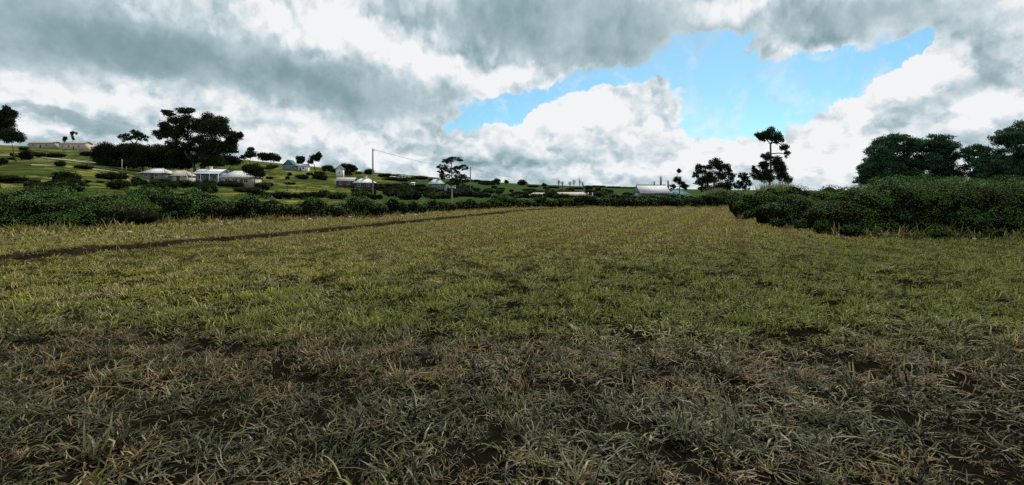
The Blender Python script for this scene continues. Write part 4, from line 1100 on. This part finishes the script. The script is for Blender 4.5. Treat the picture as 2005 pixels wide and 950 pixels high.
for i in range(4): src(5 + i, tuft(410 + i, 20, .14, .08, .19, .0140, 15, 72, 3, .7, .58))            # green leaf tufts
for i in range(4): src(9 + i, tuft(420 + i, 18, .20, .08, .17, .030, 15, 75, 2, .6, .68))            # coarser tufts for the far field
src(13, tuft(430, 26, .07, .20, .36, .016, 20, 75, 4, .5))                                        # tall coarse clump
# where the blades stand
def scatter():
    R = np.random.default_rng(77)
    pts = []
    def rho(y): return np.where(y < 6, 135.0, 135.0 * (6 / np.maximum(y, 6)) ** 1.05)
    ys = [1.6]
    while ys[-1] < 64: ys.append(ys[-1] * 1.06)
    n = 7000; pts.append(np.stack([R.uniform(-10, 10, n), R.uniform(-4, 1.6, n)], 1))
    for y0, y1 in zip(ys[:-1], ys[1:]):
        wmax = 1.24 * y1 + 7.0
        n = R.poisson(2 * wmax * (y1 - y0) * float(rho((y0 + y1) / 2)))
        pts.append(np.stack([R.uniform(-wmax, wmax, n), R.uniform(y0, y1, n)], 1))
    p = np.concatenate(pts); x, y = p[:, 0], p[:, 1]
    n_ = ditch_n(x, y); s_ = ditch_s(x, y)
    wob = (_hash_noise(s_ * 0.35, s_ * 0.0 + 3, 5) - 0.5) * 0.35 + (_hash_noise(s_ * 1.7, s_ * 0.0 + 9, 6) - 0.5) * 0.14
    nn = n_ + wob
    keep = ~((nn > -.20) & (nn < .40) & (s_ > -12) & (s_ < 44) & (R.random(len(x)) < .85))
    keep &= n_ < 14.0
    # bare hollows between tufts in the foreground
    hol = _hash_noise(x * 2.9, y * 2.9, 21) * .55 + _hash_noise(x * 6.3, y * 6.3, 22) * .45
    keep &= ~((hol < .27) & (y < 8)) & ~((hol < .25) & (y >= 8))
    keep &= R.random(len(x)) < np.where(y < 7.0, .66, np.where(y < 17, .80, 1.0))
    row0 = np.sin(2.9 * n_); keep &= ~((row0 > .35) & (y > 13) & (n_ < -1) & (R.random(len(x)) < .38 * np.clip((y - 13) / 10, 0, 1)))
    x, y, nn, hol = x[keep], y[keep], nn[keep], hol[keep]
    z = terrain(x, y)
    m = len(x); idx = np.zeros(m, np.int32); sc = np.ones(m)
    u = R.random(m)
    near = y + .06 * x + (_hash_noise(x * .5, y * .5, 23) - .5) * 2.5 < 6.8
    idx[near] = np.where(u[near] < .74, R.integers(0, 5, near.sum()), np.where(u[near] < .975, R.integers(5, 9, near.sum()), 13))
    midm = ~near & (y < 17)
    idx[midm] = np.where(u[midm] < .40, R.integers(0, 5, midm.sum()), R.integers(5, 9, midm.sum()))
    farm = ~near & (y >= 17)
    idx[farm] = R.integers(9, 13, farm.sum())
    clump = _hash_noise(x * 2.3, y * 2.3, 24) * .55 + _hash_noise(x * 5.1, y * 5.1, 25) * .45
    cl = np.clip((clump - .28) / .44, 0, 1); cl = cl * cl * (3 - 2 * cl)
    sc = R.uniform(.7, 1.15, m) * (.52 + .75 * cl)
    sc = np.where(y > 17, sc * .95 * (y / 17) ** .35, sc)
    sc = np.where((nn > .35) & (nn < 1.0), sc * 1.25, sc)
    row = np.sin(2.9 * ditch_n(x, y)); rw = np.clip((row - .2) / .6, 0, 1) * np.clip((y - 12) / 12, 0, 1)
    sc = sc * (1 - .4 * rw)
    sc = np.where((nn > -1.6) & (nn < -.3), sc * .55, sc)
    sc = np.where((nn > 6.8), sc * 1.5, sc)
    rot = np.stack([R.normal(0, .16, m), R.normal(0, .16, m), R.uniform(0, 6.283, m)], 1)
    # weeds along the feet of the bushes
    ex, ey, es = [], [], []
    for (bx_, by_, bw, bd, bh) in BUSH_FEET:
        k = int(bw * 26); t = R.uniform(-.52, .52, k)
        ex.append(bx_ + t * bw); ey.append(by_ - bd * (.30 + .26 * np.sqrt(np.clip(1 - (2 * np.abs(t)) ** 3, 0, 1))) + R.normal(0, .22, k)); es.append(R.uniform(1.1, 2.3, k) * np.clip(bh / 2.0, .6, 1.15))
    ex, ey, es = map(np.concatenate, (ex, ey, es)); k = len(ex)
    x, y = np.concatenate([x, ex]), np.concatenate([y, ey]); z = np.concatenate([z, terrain(ex, ey)])
    idx = np.concatenate([idx, np.where(R.random(k) < .3, 13, R.integers(5, 13, k))]).astype(np.int32); sc = np.concatenate([sc, es])
    rot = np.concatenate([rot, np.stack([R.normal(0, .16, k), R.normal(0, .16, k), R.uniform(0, 6.283, k)], 1)])
    return np.stack([x, y, z - .005], 1), idx, sc, rot
gp, gi, gs, gr = scatter()
pm = bpy.data.meshes.new('grass')
pm.vertices.add(len(gp)); pm.vertices.foreach_set('co', gp.astype(np.float32).ravel())
at = pm.attributes.new('kind_index', 'INT', 'POINT'); at.data.foreach_set('value', gi)
at = pm.attributes.new('tuft_scale', 'FLOAT', 'POINT'); at.data.foreach_set('value', gs.astype(np.float32))
at = pm.attributes.new('tuft_rot', 'FLOAT_VECTOR', 'POINT'); at.data.foreach_set('vector', gr.astype(np.float32).ravel())
grass = link('grass', pm); grass['kind'] = 'stuff'; grass['label'] = 'mown rough grass, dry and brown in front, olive green beyond'; grass['category'] = 'grass'
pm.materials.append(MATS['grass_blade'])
ng = bpy.data.node_groups.new('scatter_grass', 'GeometryNodeTree')
ng.interface.new_socket('Geometry', in_out='INPUT', socket_type='NodeSocketGeometry')
ng.interface.new_socket('Geometry', in_out='OUTPUT', socket_type='NodeSocketGeometry')
gin = ng.nodes.new('NodeGroupInput'); gout = ng.nodes.new('NodeGroupOutput')
iop = ng.nodes.new('GeometryNodeInstanceOnPoints'); ci = ng.nodes.new('GeometryNodeCollectionInfo')
ci.inputs['Collection'].default_value = tcol; ci.inputs['Separate Children'].default_value = True; ci.inputs['Reset Children'].default_value = True
iop.inputs['Pick Instance'].default_value = True
def nattr(n_, t_):
    a = ng.nodes.new('GeometryNodeInputNamedAttribute'); a.data_type = t_; a.inputs['Name'].default_value = n_
    return a.outputs['Attribute']
e2r = ng.nodes.new('FunctionNodeEulerToRotation')
ng.links.new(nattr('tuft_rot', 'FLOAT_VECTOR'), e2r.inputs[0])
ng.links.new(gin.outputs[0], iop.inputs['Points']); ng.links.new(ci.outputs[0], iop.inputs['Instance'])
ng.links.new(nattr('kind_index', 'INT'), iop.inputs['Instance Index']); ng.links.new(nattr('tuft_scale', 'FLOAT'), iop.inputs['Scale'])
ng.links.new(e2r.outputs[0], iop.inputs['Rotation'])
ng.links.new(iop.outputs[0], gout.inputs[0])
md = grass.modifiers.new('scatter_grass', 'NODES'); md.node_group = ng
